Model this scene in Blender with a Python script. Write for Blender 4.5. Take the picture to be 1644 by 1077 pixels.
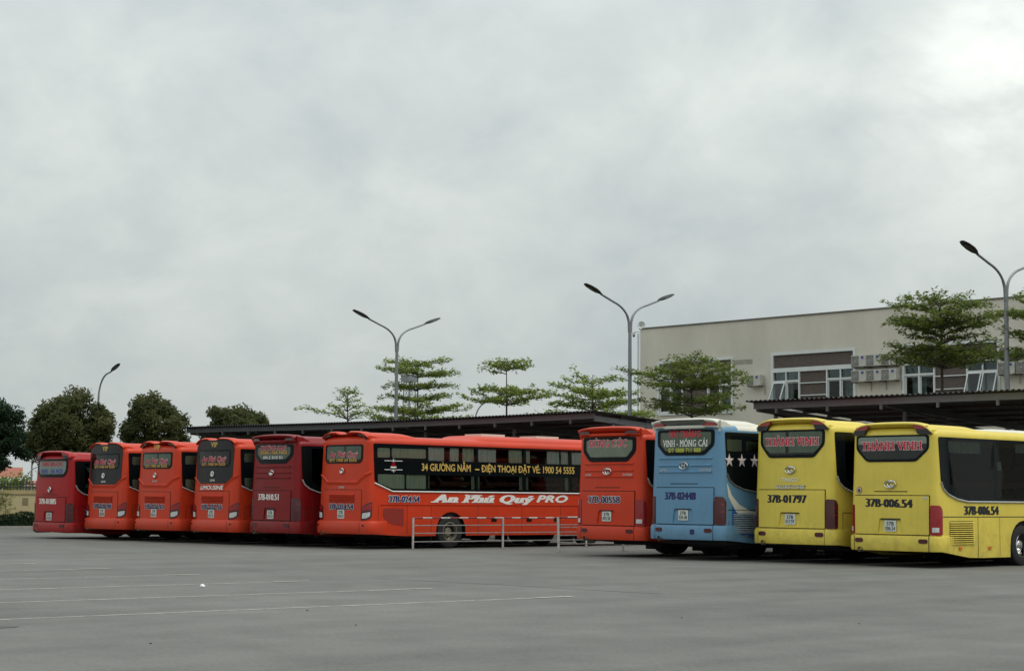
import bpy, bmesh, math, random, unicodedata
import numpy as np
from mathutils import Vector, Matrix
from mathutils.geometry import tessellate_polygon

for o in list(bpy.data.objects):
    bpy.data.objects.remove(o)
scene = bpy.context.scene
COL = scene.collection
R = math.radians

# ------------------------------------------------------------------ camera
# site frame: +Y is the direction the parked buses point, +X runs along their rears
FOCAL, PITCH, ROLL, YAW, EYE = 2900.0, 0.08933881, 0.00900416, 0.82330959, 1.55
def camera_rows():
    cp, sp = math.cos(PITCH), math.sin(PITCH)
    a = Matrix(((1, 0, 0), (0, sp, -cp), (0, cp, sp)))
    c, s = math.cos(ROLL), math.sin(ROLL)
    b = Matrix(((c, -s, 0), (s, c, 0), (0, 0, 1)))
    c, s = math.cos(YAW), math.sin(YAW)
    m = Matrix(((c, s, 0), (-s, c, 0), (0, 0, 1)))
    return b @ a @ m
rows = camera_rows()
cam_data = bpy.data.cameras.new('camera')
cam = bpy.data.objects.new('camera', cam_data)
COL.objects.link(cam)
right, up, back = Vector(rows[0]), -Vector(rows[1]), -Vector(rows[2])
cam.matrix_world = Matrix(((right.x, up.x, back.x, 0), (right.y, up.y, back.y, 0), (right.z, up.z, back.z, EYE), (0, 0, 0, 1)))
cam_data.sensor_width = 36.0
cam_data.lens = 36.0 * FOCAL / 1644.0
cam_data.clip_start = 0.1
cam_data.clip_end = 6000
scene.camera = cam

# ------------------------------------------------------------------ sky and sun
SUN_EL, SUN_AZ = R(58), R(62)          # azimuth measured clockwise from the site's +Y
world = bpy.data.worlds.new('World')
scene.world = world
world.use_nodes = True
nt = world.node_tree
nt.nodes.clear()
def N(t, **kw):
    n = nt.nodes.new(t)
    for k, v in kw.items():
        setattr(n, k, v)
    return n
def math_node(op, a, b=None, clamp=False):
    n = N('ShaderNodeMath', operation=op, use_clamp=clamp)
    for i, x in enumerate((a, b)):
        if x is None: continue
        if isinstance(x, (int, float)): n.inputs[i].default_value = x
        else: nt.links.new(x, n.inputs[i])
    return n.outputs[0]
tc = N('ShaderNodeTexCoord')
sep = N('ShaderNodeSeparateXYZ'); nt.links.new(tc.outputs['Generated'], sep.inputs[0])
zc = math_node('MAXIMUM', sep.outputs[2], 0.0)
zd = math_node('ADD', zc, 0.60)
comb = N('ShaderNodeCombineXYZ')
nt.links.new(math_node('DIVIDE', sep.outputs[0], zd), comb.inputs[0])
nt.links.new(math_node('DIVIDE', sep.outputs[1], zd), comb.inputs[1])
comb.inputs[2].default_value = 3.7
def noise(scale, detail, rough, dist=0.0, vec=None):
    n = N('ShaderNodeTexNoise')
    n.inputs['Scale'].default_value = scale; n.inputs['Detail'].default_value = detail
    n.inputs['Roughness'].default_value = rough; n.inputs['Distortion'].default_value = dist
    nt.links.new(vec or comb.outputs[0], n.inputs['Vector'])
    return n.outputs[0]
n1 = noise(3.3, 5.0, 0.55, 0.25)
n2 = noise(9.5, 7.0, 0.58, 0.25)
nn = math_node('ADD', math_node('MULTIPLY', n1, 0.55), math_node('MULTIPLY', n2, 0.45))
ramp = N('ShaderNodeValToRGB'); nt.links.new(nn, ramp.inputs[0])
cr = ramp.color_ramp
cr.elements[0].position = 0.36; cr.elements[0].color = (0.455, 0.520, 0.535, 1)
cr.elements[1].position = 0.66; cr.elements[1].color = (0.705, 0.750, 0.718, 1)
e = cr.elements.new(0.49); e.color = (0.565, 0.612, 0.605, 1)
# brighter, hazier band towards the horizon
hz = math_node('POWER', math_node('SUBTRACT', 1.0, zc), 11.0)
mixh = N('ShaderNodeMix', data_type='RGBA')
nt.links.new(math_node('MULTIPLY', hz, 0.62), mixh.inputs[0])
nt.links.new(ramp.outputs[0], mixh.inputs[6]); mixh.inputs[7].default_value = (0.640, 0.692, 0.675, 1)
# thin cloud where the sun almost breaks through
dirv = (cam.matrix_world.to_3x3() @ Vector(((1600 - 822) / FOCAL, (538.5 - 135) / FOCAL, -1))).normalized()
dotn = N('ShaderNodeVectorMath', operation='DOT_PRODUCT')
nt.links.new(tc.outputs['Generated'], dotn.inputs[0]); dotn.inputs[1].default_value = dirv
glow = math_node('POWER', math_node('MAXIMUM', dotn.outputs['Value'], 0.0), 700.0)
glow = math_node('MULTIPLY', glow, math_node('MULTIPLY', math_node('SUBTRACT', n2, 0.30, True), 2.2, True))
addg = N('ShaderNodeMix', data_type='RGBA', blend_type='ADD'); nt.links.new(glow, addg.inputs[0])
nt.links.new(mixh.outputs[2], addg.inputs[6]); addg.inputs[7].default_value = (0.40, 0.385, 0.33, 1)
# overcast luminance rises smoothly towards the zenith
lum = math_node('ADD', 0.85, math_node('MULTIPLY', zc, 1.30))
mul = N('ShaderNodeMix', data_type='RGBA', blend_type='MULTIPLY'); mul.inputs[0].default_value = 1
lc = N('ShaderNodeCombineColor')
for i in range(3): nt.links.new(lum, lc.inputs[i])
nt.links.new(addg.outputs[2], mul.inputs[6]); nt.links.new(lc.outputs[0], mul.inputs[7])
sky = N('ShaderNodeTexSky', sky_type='NISHITA', sun_disc=False, sun_elevation=SUN_EL, sun_rotation=SUN_AZ)
bg1 = N('ShaderNodeBackground'); nt.links.new(sky.outputs[0], bg1.inputs[0]); bg1.inputs[1].default_value = 0.08
bg2 = N('ShaderNodeBackground'); nt.links.new(mul.outputs[2], bg2.inputs[0]); bg2.inputs[1].default_value = 1.0
mixs = N('ShaderNodeMixShader'); mixs.inputs[0].default_value = 0.94
nt.links.new(bg1.outputs[0], mixs.inputs[1]); nt.links.new(bg2.outputs[0], mixs.inputs[2])
wout = N('ShaderNodeOutputWorld'); nt.links.new(mixs.outputs[0], wout.inputs[0])

sun_data = bpy.data.lights.new('sun', 'SUN')
sun_data.energy = 1.3; sun_data.angle = R(28); sun_data.color = (1.0, 0.96, 0.90)
sun = bpy.data.objects.new('sun', sun_data); COL.objects.link(sun)
sd = Vector((math.sin(SUN_AZ) * math.cos(SUN_EL), math.cos(SUN_AZ) * math.cos(SUN_EL), math.sin(SUN_EL)))
sun.rotation_euler = sd.to_track_quat('Z', 'Y').to_euler()
sun.location = (0, 40, 60)

vs = scene.view_settings
vs.view_transform = 'Standard'; vs.look = 'None'; vs.exposure = 0.0; vs.gamma = 1.0; vs.use_curve_mapping = False
scene.cycles.max_bounces = 8
scene.cycles.transparent_max_bounces = 12
scene.cycles.caustics_reflective = False; scene.cycles.caustics_refractive = False

# ------------------------------------------------------------------ materials
MATS = {}
def mat(name, color, rough=0.5, metal=0.0, var=0.0, scale=3.0, dark=0.6, coat=0.0, spec=0.5, bump=0.0, bscale=40.0, stretch=(1, 1, 1), detail=5.0):
    """principled material whose colour is broken up by object-space noise"""
    if name in MATS: return MATS[name]
    m = bpy.data.materials.new(name); m.use_nodes = True
    t = m.node_tree; b = t.nodes['Principled BSDF']
    b.inputs['Base Color'].default_value = (*color, 1)
    b.inputs['Roughness'].default_value = rough; b.inputs['Metallic'].default_value = metal
    b.inputs['Coat Weight'].default_value = coat; b.inputs['Coat Roughness'].default_value = 0.12
    b.inputs['Specular IOR Level'].default_value = spec
    if var or bump:
        tcn = t.nodes.new('ShaderNodeTexCoord'); mp = t.nodes.new('ShaderNodeMapping')
        mp.inputs['Scale'].default_value = stretch
        t.links.new(tcn.outputs['Object'], mp.inputs[0])
    if var:
        n = t.nodes.new('ShaderNodeTexNoise'); n.inputs['Scale'].default_value = scale; n.inputs['Detail'].default_value = detail
        n.inputs['Roughness'].default_value = 0.6
        t.links.new(mp.outputs[0], n.inputs['Vector'])
        rp = t.nodes.new('ShaderNodeValToRGB'); t.links.new(n.outputs[0], rp.inputs[0])
        rp.color_ramp.elements[0].position = 0.30; rp.color_ramp.elements[1].position = 0.72
        d = 1 - var
        rp.color_ramp.elements[0].color = (color[0] * d, color[1] * d, color[2] * d, 1)
        g = 1 + var * dark
        rp.color_ramp.elements[1].color = (min(1, color[0] * g), min(1, color[1] * g), min(1, color[2] * g), 1)
        t.links.new(rp.outputs[0], b.inputs['Base Color'])
        mr = t.nodes.new('ShaderNodeMapRange'); t.links.new(n.outputs[0], mr.inputs[0])
        mr.inputs[3].default_value = max(0.02, rough - 0.12 * (rough > 0.15)); mr.inputs[4].default_value = min(1, rough + 0.15)
        t.links.new(mr.outputs[0], b.inputs['Roughness'])
    if bump:
        n = t.nodes.new('ShaderNodeTexNoise'); n.inputs['Scale'].default_value = bscale; n.inputs['Detail'].default_value = 4
        t.links.new(mp.outputs[0], n.inputs['Vector'])
        bp = t.nodes.new('ShaderNodeBump'); bp.inputs['Strength'].default_value = bump; bp.inputs['Distance'].default_value = 0.02
        t.links.new(n.outputs[0], bp.inputs['Height']); t.links.new(bp.outputs[0], b.inputs['Normal'])
    MATS[name] = m
    return m

def paint(name, color):
    """bus paint: dusty enamel with faint vertical run marks and cloudy grime"""
    if name in MATS: return MATS[name]
    m = mat(name, color, rough=0.40, var=0.10, scale=1.4, dark=0.5, coat=0.05, spec=0.28)
    t = m.node_tree; b = t.nodes['Principled BSDF']
    rp = [n for n in t.nodes if n.bl_idname == 'ShaderNodeValToRGB'][0]
    tcn = [n for n in t.nodes if n.bl_idname == 'ShaderNodeTexCoord'][0]
    mp = t.nodes.new('ShaderNodeMapping'); mp.inputs['Scale'].default_value = (7, 7, 0.55)
    t.links.new(tcn.outputs['Object'], mp.inputs[0])
    n = t.nodes.new('ShaderNodeTexNoise'); n.inputs['Scale'].default_value = 1.6; n.inputs['Detail'].default_value = 6
    t.links.new(mp.outputs[0], n.inputs['Vector'])
    mr = t.nodes.new('ShaderNodeMapRange'); t.links.new(n.outputs[0], mr.inputs[0])
    mr.inputs[1].default_value = 0.5; mr.inputs[2].default_value = 0.8; mr.inputs[3].default_value = 0.0; mr.inputs[4].default_value = 0.16
    mx = t.nodes.new('ShaderNodeMix'); mx.data_type = 'RGBA'
    t.links.new(mr.outputs[0], mx.inputs[0]); t.links.new(rp.outputs[0], mx.inputs[6])
    g = (color[0] + color[1] + color[2]) / 3
    mx.inputs[7].default_value = (0.35 * color[0] + 0.10, 0.35 * color[1] + 0.085, 0.35 * color[2] + 0.07, 1)
    # dried road-spray: blotches that thin out above the sills
    geo = t.nodes.new('ShaderNodeNewGeometry'); sp = t.nodes.new('ShaderNodeSeparateXYZ'); t.links.new(geo.outputs['Position'], sp.inputs[0])
    h = t.nodes.new('ShaderNodeMapRange'); t.links.new(sp.outputs[2], h.inputs[0]); h.inputs[1].default_value = 0.2; h.inputs[2].default_value = 1.3; h.inputs[3].default_value = 0.16; h.inputs[4].default_value = -0.10
    sn = t.nodes.new('ShaderNodeTexNoise'); sn.inputs['Scale'].default_value = 4.5; sn.inputs['Detail'].default_value = 9; sn.inputs['Roughness'].default_value = 0.72
    t.links.new(geo.outputs['Position'], sn.inputs['Vector'])
    ad = t.nodes.new('ShaderNodeMath'); ad.operation = 'ADD'; t.links.new(h.outputs[0], ad.inputs[0]); t.links.new(sn.outputs[0], ad.inputs[1])
    th = t.nodes.new('ShaderNodeMapRange'); t.links.new(ad.outputs[0], th.inputs[0]); th.inputs[1].default_value = 0.50; th.inputs[2].default_value = 0.74; th.inputs[3].default_value = 0.0; th.inputs[4].default_value = 0.55
    m2 = t.nodes.new('ShaderNodeMix'); m2.data_type = 'RGBA'; t.links.new(th.outputs[0], m2.inputs[0]); t.links.new(mx.outputs[2], m2.inputs[6]); m2.inputs[7].default_value = (0.5 * color[0] + 0.045, 0.5 * color[1] + 0.038, 0.5 * color[2] + 0.028, 1)
    t.links.new(m2.outputs[2], b.inputs['Base Color'])
    return m

def glass(name, tint, gloss_col=0.9, body=0.75):
    """dark tinted pane: mostly see-through, mirror-like at grazing angles"""
    if name in MATS: return MATS[name]
    m = bpy.data.materials.new(name); m.use_nodes = True
    t = m.node_tree; t.nodes.clear()
    tr = t.nodes.new('ShaderNodeBsdfTransparent'); tr.inputs[0].default_value = (*tint, 1)
    gl = t.nodes.new('ShaderNodeBsdfGlossy'); gl.inputs['Roughness'].default_value = 0.03
    gl.inputs['Color'].default_value = (gloss_col, gloss_col, gloss_col, 1)
    fr = t.nodes.new('ShaderNodeFresnel'); fr.inputs[0].default_value = 1.5
    # slightly wavy toughened glass
    tcn = t.nodes.new('ShaderNodeTexCoord'); n = t.nodes.new('ShaderNodeTexNoise'); n.inputs['Scale'].default_value = 1.1; n.inputs['Detail'].default_value = 1
    t.links.new(tcn.outputs['Object'], n.inputs['Vector'])
    bp = t.nodes.new('ShaderNodeBump'); bp.inputs['Strength'].default_value = 0.12; bp.inputs['Distance'].default_value = 0.05
    t.links.new(n.outputs[0], bp.inputs['Height']); t.links.new(bp.outputs[0], gl.inputs['Normal'])
    mx = t.nodes.new('ShaderNodeMixShader'); o = t.nodes.new('ShaderNodeOutputMaterial')
    t.links.new(fr.outputs[0], mx.inputs[0]); t.links.new(tr.outputs[0], mx.inputs[1]); t.links.new(gl.outputs[0], mx.inputs[2])
    t.links.new(mx.outputs[0], o.inputs[0])
    MATS[name] = m
    return m

def leaf_mat(name, c1, c2, c3, scale=0.9):
    if name in MATS: return MATS[name]
    m = bpy.data.materials.new(name); m.use_nodes = True
    t = m.node_tree; t.nodes.clear()
    tcn = t.nodes.new('ShaderNodeTexCoord')
    n = t.nodes.new('ShaderNodeTexNoise'); n.inputs['Scale'].default_value = scale; n.inputs['Detail'].default_value = 8; n.inputs['Roughness'].default_value = 0.75
    t.links.new(tcn.outputs['Object'], n.inputs['Vector'])
    rp = t.nodes.new('ShaderNodeValToRGB'); t.links.new(n.outputs[0], rp.inputs[0])
    rp.color_ramp.elements[0].position = 0.32; rp.color_ramp.elements[0].color = (*c1, 1)
    rp.color_ramp.elements[1].position = 0.70; rp.color_ramp.elements[1].color = (*c3, 1)
    e = rp.color_ramp.elements.new(0.5); e.color = (*c2, 1)
    d = t.nodes.new('ShaderNodeBsdfPrincipled'); d.inputs['Roughness'].default_value = 0.6; d.inputs['Specular IOR Level'].default_value = 0.2
    t.links.new(rp.outputs[0], d.inputs['Base Color'])
    tl = t.nodes.new('ShaderNodeBsdfTranslucent'); t.links.new(rp.outputs[0], tl.inputs[0])
    mx = t.nodes.new('ShaderNodeMixShader'); mx.inputs[0].default_value = 0.48
    o = t.nodes.new('ShaderNodeOutputMaterial')
    t.links.new(d.outputs[0], mx.inputs[1]); t.links.new(tl.outputs[0], mx.inputs[2]); t.links.new(mx.outputs[0], o.inputs[0])
    MATS[name] = m
    return m

# ------------------------------------------------------------------ mesh helpers
class MB:
    def __init__(s): s.v = []; s.f = []; s.m = []
    def add(s, verts, faces, mi=0):
        k = len(s.v); s.v.extend([tuple(p) for p in verts])
        for f in faces: s.f.append(tuple(i + k for i in f)); s.m.append(mi)
    def box(s, x0, x1, y0, y1, z0, z1, mi=0):
        v = [(x0, y0, z0), (x1, y0, z0), (x1, y1, z0), (x0, y1, z0), (x0, y0, z1), (x1, y0, z1), (x1, y1, z1), (x0, y1, z1)]
        s.add(v, [(3, 2, 1, 0), (4, 5, 6, 7), (0, 1, 5, 4), (1, 2, 6, 5), (2, 3, 7, 6), (3, 0, 4, 7)], mi)
    def bar(s, a, b, w, h, mi=0, upv=(0, 0, 1)):
        a, b = Vector(a), Vector(b); d = (b - a).normalized(); u = Vector(upv)
        if abs(d.dot(u)) > 0.95: u = Vector((0, 1, 0))
        x = d.cross(u).normalized(); y = x.cross(d).normalized()
        v = []
        for p in (a, b):
            for i, j in ((-1, -1), (1, -1), (1, 1), (-1, 1)): v.append(p + x * (i * w / 2) + y * (j * h / 2))
        s.add(v, [(0, 1, 2, 3), (7, 6, 5, 4), (0, 4, 5, 1), (1, 5, 6, 2), (2, 6, 7, 3), (3, 7, 4, 0)], mi)
    def tube(s, path, r, n=8, mi=0, cap=True):
        path = [Vector(p) for p in path]; k = len(path)
        rs = r if isinstance(r, (list, tuple)) else [r] * k
        d0 = (path[1] - path[0]).normalized()
        ref = Vector((0, 0, 1)) if abs(d0.z) < 0.9 else Vector((1, 0, 0))
        x = d0.cross(ref).normalized()
        rings = []; vv = []; ff = []
        for i, p in enumerate(path):
            d = (path[min(i + 1, k - 1)] - path[max(i - 1, 0)]).normalized()
            x = (x - d * x.dot(d)).normalized(); y = d.cross(x)
            rings.append(len(vv))
            for j in range(n):
                a = 2 * math.pi * j / n
                vv.append(p + x * (math.cos(a) * rs[i]) + y * (math.sin(a) * rs[i]))
        for i in range(k - 1):
            for j in range(n):
                a, b = rings[i] + j, rings[i] + (j + 1) % n
                c, d = rings[i + 1] + (j + 1) % n, rings[i + 1] + j
                ff.append((a, b, c, d))
        if cap: ff.append(tuple(reversed(range(rings[0], rings[0] + n)))); ff.append(tuple(range(rings[-1], rings[-1] + n)))
        s.add(vv, ff, mi)
    def lathe(s, prof, n, M=Matrix(), mi=0, cap=True):
        """profile of (radius, height) turned round local Z, then moved by M"""
        vv = []; ff = []; k = len(prof)
        for r, h in prof:
            for j in range(n):
                a = 2 * math.pi * j / n
                vv.append(M @ Vector((r * math.cos(a), r * math.sin(a), h)))
        for i in range(k - 1):
            for j in range(n):
                ff.append((i * n + j, i * n + (j + 1) % n, (i + 1) * n + (j + 1) % n, (i + 1) * n + j))
        if cap: ff.append(tuple(reversed(range(n)))); ff.append(tuple(range((k - 1) * n, k * n)))
        s.add(vv, ff, mi)
    def mesh(s, name, mats, smooth=None):
        me = bpy.data.meshes.new(name); me.from_pydata(s.v, [], s.f)
        for m in (mats if isinstance(mats, (list, tuple)) else [mats]): me.materials.append(m)
        if len(me.materials) > 1: me.polygons.foreach_set('material_index', s.m)
        if smooth is not None:
            me.polygons.foreach_set('use_smooth', [True] * len(me.polygons))
            me.set_sharp_from_angle(angle=R(smooth))
        me.update()
        return me
    def build(s, name, mats, parent=None, smooth=None, fix=False):
        me = s.mesh(name, mats, smooth)
        if fix:
            bm = bmesh.new(); bm.from_mesh(me); bmesh.ops.recalc_face_normals(bm, faces=bm.faces); bm.to_mesh(me); bm.free()
        return link(name, me, parent)

def link(name, data, parent=None, loc=None, rz=0.0):
    o = bpy.data.objects.new(name, data); COL.objects.link(o)
    if parent: o.parent = parent
    if loc is not None: o.location = loc
    if rz: o.rotation_euler = (0, 0, rz)
    return o
def tag(o, label=None, cat=None, group=None, kind=None):
    if label: o['label'] = label
    if cat: o['category'] = cat
    if group: o['group'] = group
    if kind: o['kind'] = kind
    return o
def thing(name, label, cat, loc=(0, 0, 0), rz=0.0, group=None):
    o = link(name, None, None, loc, rz); o.empty_display_size = 0.3
    return tag(o, label, cat, group)
def copy_tree(o, parent=None):
    c = o.copy(); COL.objects.link(c)
    if parent: c.parent = parent
    for ch in o.children: copy_tree(ch, c)
    return c
def rrect(x0, x1, z0, z1, r, n=4):
    pts = []
    for cx, cz, a0 in ((x1 - r, z0 + r, -90), (x1 - r, z1 - r, 0), (x0 + r, z1 - r, 90), (x0 + r, z0 + r, 180)):
        for i in range(n + 1):
            a = R(a0 + 90 * i / n); pts.append((cx + r * math.cos(a), cz + r * math.sin(a)))
    return pts
def round_poly(pts, r, n=4):
    """round the corners of a polygon; r is one radius or one for each corner"""
    out = []; k = len(pts); rs = r if isinstance(r, (list, tuple)) else [r] * k
    for i in range(k):
        p0, p1, p2 = Vector(pts[i - 1]), Vector(pts[i]), Vector(pts[(i + 1) % k])
        a, b = (p0 - p1), (p2 - p1); rr = min(rs[i], a.length * 0.45, b.length * 0.45)
        if rr <= 1e-4: out.append(tuple(p1)); continue
        q0, q1 = p1 + a.normalized() * rr, p1 + b.normalized() * rr
        for j in range(n + 1):
            t = j / n; out.append(tuple(q0 * (1 - t) ** 2 + p1 * (2 * t * (1 - t)) + q1 * t * t))
    return out
def fill2d(outer, holes=()):
    loops = [[Vector((x, y, 0)) for x, y in l] for l in [outer, *holes]]
    flat = [p for l in loops for p in l]
    tris = []
    for t in tessellate_polygon(loops):
        a, b, c = (flat[i] for i in t)
        ar = (b.x - a.x) * (c.y - a.y) - (b.y - a.y) * (c.x - a.x)
        if abs(ar) < 1e-9: continue
        tris.append([(p.x, p.y) for p in ((a, b, c) if ar > 0 else (a, c, b))])
    return tris
def clip(poly, axis, c, keep_above):
    out = []; k = len(poly)
    for i in range(k):
        p, q = poly[i], poly[(i + 1) % k]
        dp, dq = p[axis] - c, q[axis] - c
        if not keep_above: dp, dq = -dp, -dq
        if dp >= 0: out.append(p)
        if (dp > 1e-9 and dq < -1e-9) or (dp < -1e-9 and dq > 1e-9):
            t = dp / (dp - dq); out.append((p[0] + (q[0] - p[0]) * t, p[1] + (q[1] - p[1]) * t))
    return out
def mapped(tris, fn, cuts0=(), cuts1=(), thick=0.0, fn_back=None):
    """2-d triangles cut into strips and laid on a curved surface; returns an MB"""
    polys = tris
    for axis, cuts in ((0, cuts0), (1, cuts1)):
        for c in cuts:
            nxt = []
            for p in polys:
                lo = min(q[axis] for q in p); hi = max(q[axis] for q in p)
                if lo < c - 1e-6 and hi > c + 1e-6:
                    for k in (True, False):
                        q = clip(p, axis, c, k)
                        if len(q) >= 3: nxt.append(q)
                else: nxt.append(p)
            polys = nxt
    mb = MB(); idx = {}; back = {}
    def vid(p):
        k = (round(p[0], 5), round(p[1], 5))
        if k not in idx: idx[k] = len(mb.v); mb.v.append(tuple(fn(*p)))
        return idx[k]
    for p in polys:
        f = []
        for q in p:
            i = vid(q)
            if i not in f: f.append(i)
        if len(f) >= 3: mb.f.append(tuple(f)); mb.m.append(0)
    if fn_back:
        cnt = {}
        for f in mb.f:
            for i in range(len(f)):
                a, b = f[i], f[(i + 1) % len(f)]
                cnt[(a, b)] = cnt.get((a, b), 0) + 1
        rev = {v: k for k, v in idx.items()}
        for (a, b) in list(cnt):
            if (b, a) in cnt: continue
            for i in (a, b):
                if i not in back: back[i] = len(mb.v); mb.v.append(tuple(fn_back(*rev[i])))
            mb.f.append((b, a, back[a], back[b])); mb.m.append(0)
    return mb

# ------------------------------------------------------------------ lettering
GLYPH = {}
def eval_text(body):
    cu = bpy.data.curves.new('type', 'FONT'); cu.body = body; cu.size = 1.0; cu.resolution_u = 3; cu.fill_mode = 'FRONT'
    ob = bpy.data.objects.new('type', cu); COL.objects.link(ob)
    dg = bpy.context.evaluated_depsgraph_get(); dg.update()
    ev = ob.evaluated_get(dg); me = ev.to_mesh()
    pts = [(v.co.x, v.co.y) for v in me.vertices]
    polys = [[pts[i] for i in p.vertices] for p in me.polygons]
    cnt = {}
    for p in me.polygons:
        for k in p.edge_keys: cnt[k] = cnt.get(k, 0) + 1
    rim = [(pts[a], pts[b]) for (a, b), n in cnt.items() if n == 1]
    ev.to_mesh_clear(); bpy.data.objects.remove(ob); bpy.data.curves.remove(cu)
    return polys, rim
_i = max(q[0] for p in eval_text('I')[0] for q in p)
CAP = max(q[1] for p in eval_text('H')[0] for q in p)
def glyph(c):
    if c not in GLYPH:
        if c == ' ': GLYPH[c] = ([], [], 0.30)
        else:
            polys, rim = eval_text(c)
            adv = max(q[0] for p in eval_text(c + 'I')[0] for q in p) - _i
            GLYPH[c] = (polys, rim, adv)
    return GLYPH[c]
def accent(mark, x0, x1, top):
    """polygons of one Vietnamese diacritic above (or below) a letter"""
    c = (x0 + x1) / 2; t = top
    def stroke(pts, w=.065):
        out = []
        for (a, b), (p, q) in zip(pts, pts[1:]):
            d = math.hypot(p - a, q - b) or 1; nx, ny = -(q - b) / d * w / 2, (p - a) / d * w / 2
            out.append([(a + nx, b + ny), (a - nx, b - ny), (p - nx, q - ny), (p + nx, q + ny)])
        return out
    if mark == '\u0300': return stroke([(c - .10, t + .18), (c + .03, t + .06)], .075), t + .14
    if mark == '\u0301': return stroke([(c - .03, t + .06), (c + .10, t + .18)], .075), t + .14
    if mark == '\u0302': return stroke([(c - .12, t + .05), (c, t + .15), (c + .12, t + .05)]), t + .13
    if mark == '\u0303': return stroke([(c - .13, t + .06), (c - .05, t + .12), (c + .05, t + .07), (c + .13, t + .13)]), t + .14
    if mark == '\u0306': return stroke([(c - .12, t + .16), (c - .06, t + .07), (c + .06, t + .07), (c + .12, t + .16)]), t + .14
    if mark == '\u0309': return stroke([(c - .06, t + .19), (c + .04, t + .21), (c + .05, t + .14), (c, t + .10), (c, t + .05)]), t + .16
    if mark == '\u0323': return [[(c + .05 * math.cos(k * math.pi / 4), -.14 + .05 * math.sin(k * math.pi / 4)) for k in range(8)]], t
    if mark == '\u031b': return stroke([(x1 - .04, t - .10), (x1 + .07, t - .05), (x1 + .09, t + .05)], .06), t
    return [], t
def type_words(body, serif=False, spacing=1.0):
    """words of a line as lists of 2-d polygons, in units of the cap height"""
    words, cur, x = [], [], 0.0
    marks = '\u0300\u0301\u0302\u0303\u0306\u0309\u0323\u031b'
    chars = []
    for ch in unicodedata.normalize('NFD', body):
        if ch in marks and chars: chars[-1][1].append(ch)
        else: chars.append([ch, []])
    for ch, mk in chars:
        if ch == ' ':
            if cur: words.append(cur); cur = []
            x += .30 * spacing; continue
        base = {'Đ': 'D', 'đ': 'd'}.get(ch, ch)
        polys, rim, adv = glyph(base)
        gl = [list(p) for p in polys]
        xs = [q[0] for p in gl for q in p]; ys = [q[1] for p in gl for q in p]
        x0, x1, top = min(xs), max(xs), max(ys)
        if serif:
            for a, b in rim:
                if abs(a[1] - b[1]) < .004 and .05 < abs(a[0] - b[0]) < .30:
                    y = a[1]
                    if abs(y) < .03: y0, y1 = y, y + .07
                    elif abs(y - CAP) < .04 and base not in 'Aa': y0, y1 = y - .07, y
                    else: continue
                    gl.append([(min(a[0], b[0]) - .075, y0), (max(a[0], b[0]) + .075, y0), (max(a[0], b[0]) + .075, y1), (min(a[0], b[0]) - .075, y1)])
        if ch in 'Đđ': gl.append([(x0 - .09, CAP * .44), (x0 + .24, CAP * .44), (x0 + .24, CAP * .57), (x0 - .09, CAP * .57)])
        t = top
        for m_ in sorted(mk, key=lambda q: {'\u031b': 0, '\u0323': 0, '\u0302': 1, '\u0306': 1}.get(q, 2)):
            ps, t = accent(m_, x0, x1, t); gl += ps
        cur += [[((q[0] + x) / CAP, q[1] / CAP) for q in p] for p in gl]
        x += (adv + (.05 if serif else 0)) * spacing
    if cur: words.append(cur)
    return words
TXT = {}
def text2d(body, shear=0.0, bold=0.0, fat=0.0, serif=False, spacing=1.0, grow=0.0):
    """per word: layers of polygons (shifted copies thicken the strokes). Returns words, x range of the plain type"""
    key = (body, shear, bold, fat, serif, spacing, grow)
    if key in TXT: return TXT[key]
    words = type_words(body, serif, spacing)
    b = (bold + grow) / CAP; fx = fat / CAP / 2
    ring = [(0.0, 0.0)]
    if b: ring = [(b * math.cos(k * math.pi / 4), b * math.sin(k * math.pi / 4)) for k in range(0, 8, 1 if grow else 2)]
    offs = [(dx + sx, dy) for sx in ((-fx, 0, fx) if fx and not grow else ((-fx, fx) if fx else (0.0,))) for dx, dy in ring]
    if not offs: offs = [(0.0, 0.0)]
    out = [[[[(x + dx + shear * y, y + dy) for x, y in p] for p in w] for dx, dy in offs] for w in words]
    plain = [q[0] + shear * q[1] for w in words for p in w for q in p]
    TXT[key] = (out, min(plain), max(plain))
    return TXT[key]
# ------------------------------------------------------------------ buses
SRED = paint('orange_red_paint', (0.60, 0.046, 0.013))
CRIM = paint('crimson_paint', (0.36, 0.008, 0.010))
CRIM2 = paint('maroon_paint', (0.22, 0.006, 0.008))
YELL = paint('yellow_paint', (0.75, 0.59, 0.095))
BLUE = paint('sky_blue_paint', (0.135, 0.285, 0.44))
DBLUE = paint('deep_blue_paint', (0.035, 0.13, 0.36))
CREAM = paint('cream_white_paint', (0.72, 0.70, 0.61))
GREYP = paint('weathered_grey_paint', (0.16, 0.16, 0.14))
BLACKP = paint('black_gloss_paint', (0.012, 0.013, 0.015))
BAND = mat('black_ceramic_band', (0.006, 0.008, 0.009), rough=0.06, spec=0.10)
PANE = glass('tinted_pane', (0.58, 0.65, 0.60), .8)
DPANE = glass('dark_tinted_pane', (0.13, 0.17, 0.16), .34)
MPANE = glass('mid_tinted_pane', (0.36, 0.42, 0.40), .45)
LPANE = glass('light_pane', (0.80, 0.86, 0.80), .8)
CURT = mat('cream_curtain', (0.62, 0.62, 0.50), rough=0.9, var=0.2, scale=4, stretch=(1, 9, 0.6))
CURTG = mat('pale_green_curtain', (0.60, 0.66, 0.52), rough=0.9, var=0.25, scale=3, stretch=(1, 9, 0.6))
CURTW = mat('white_blind_and_sky', (0.74, 0.77, 0.74), rough=0.8)  # blinds and curtains, also sky and reflections painted into some panes
RUBBER = mat('tyre_rubber', (0.018, 0.018, 0.018), rough=0.85, var=0.3, scale=6, bump=0.2)
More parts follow.
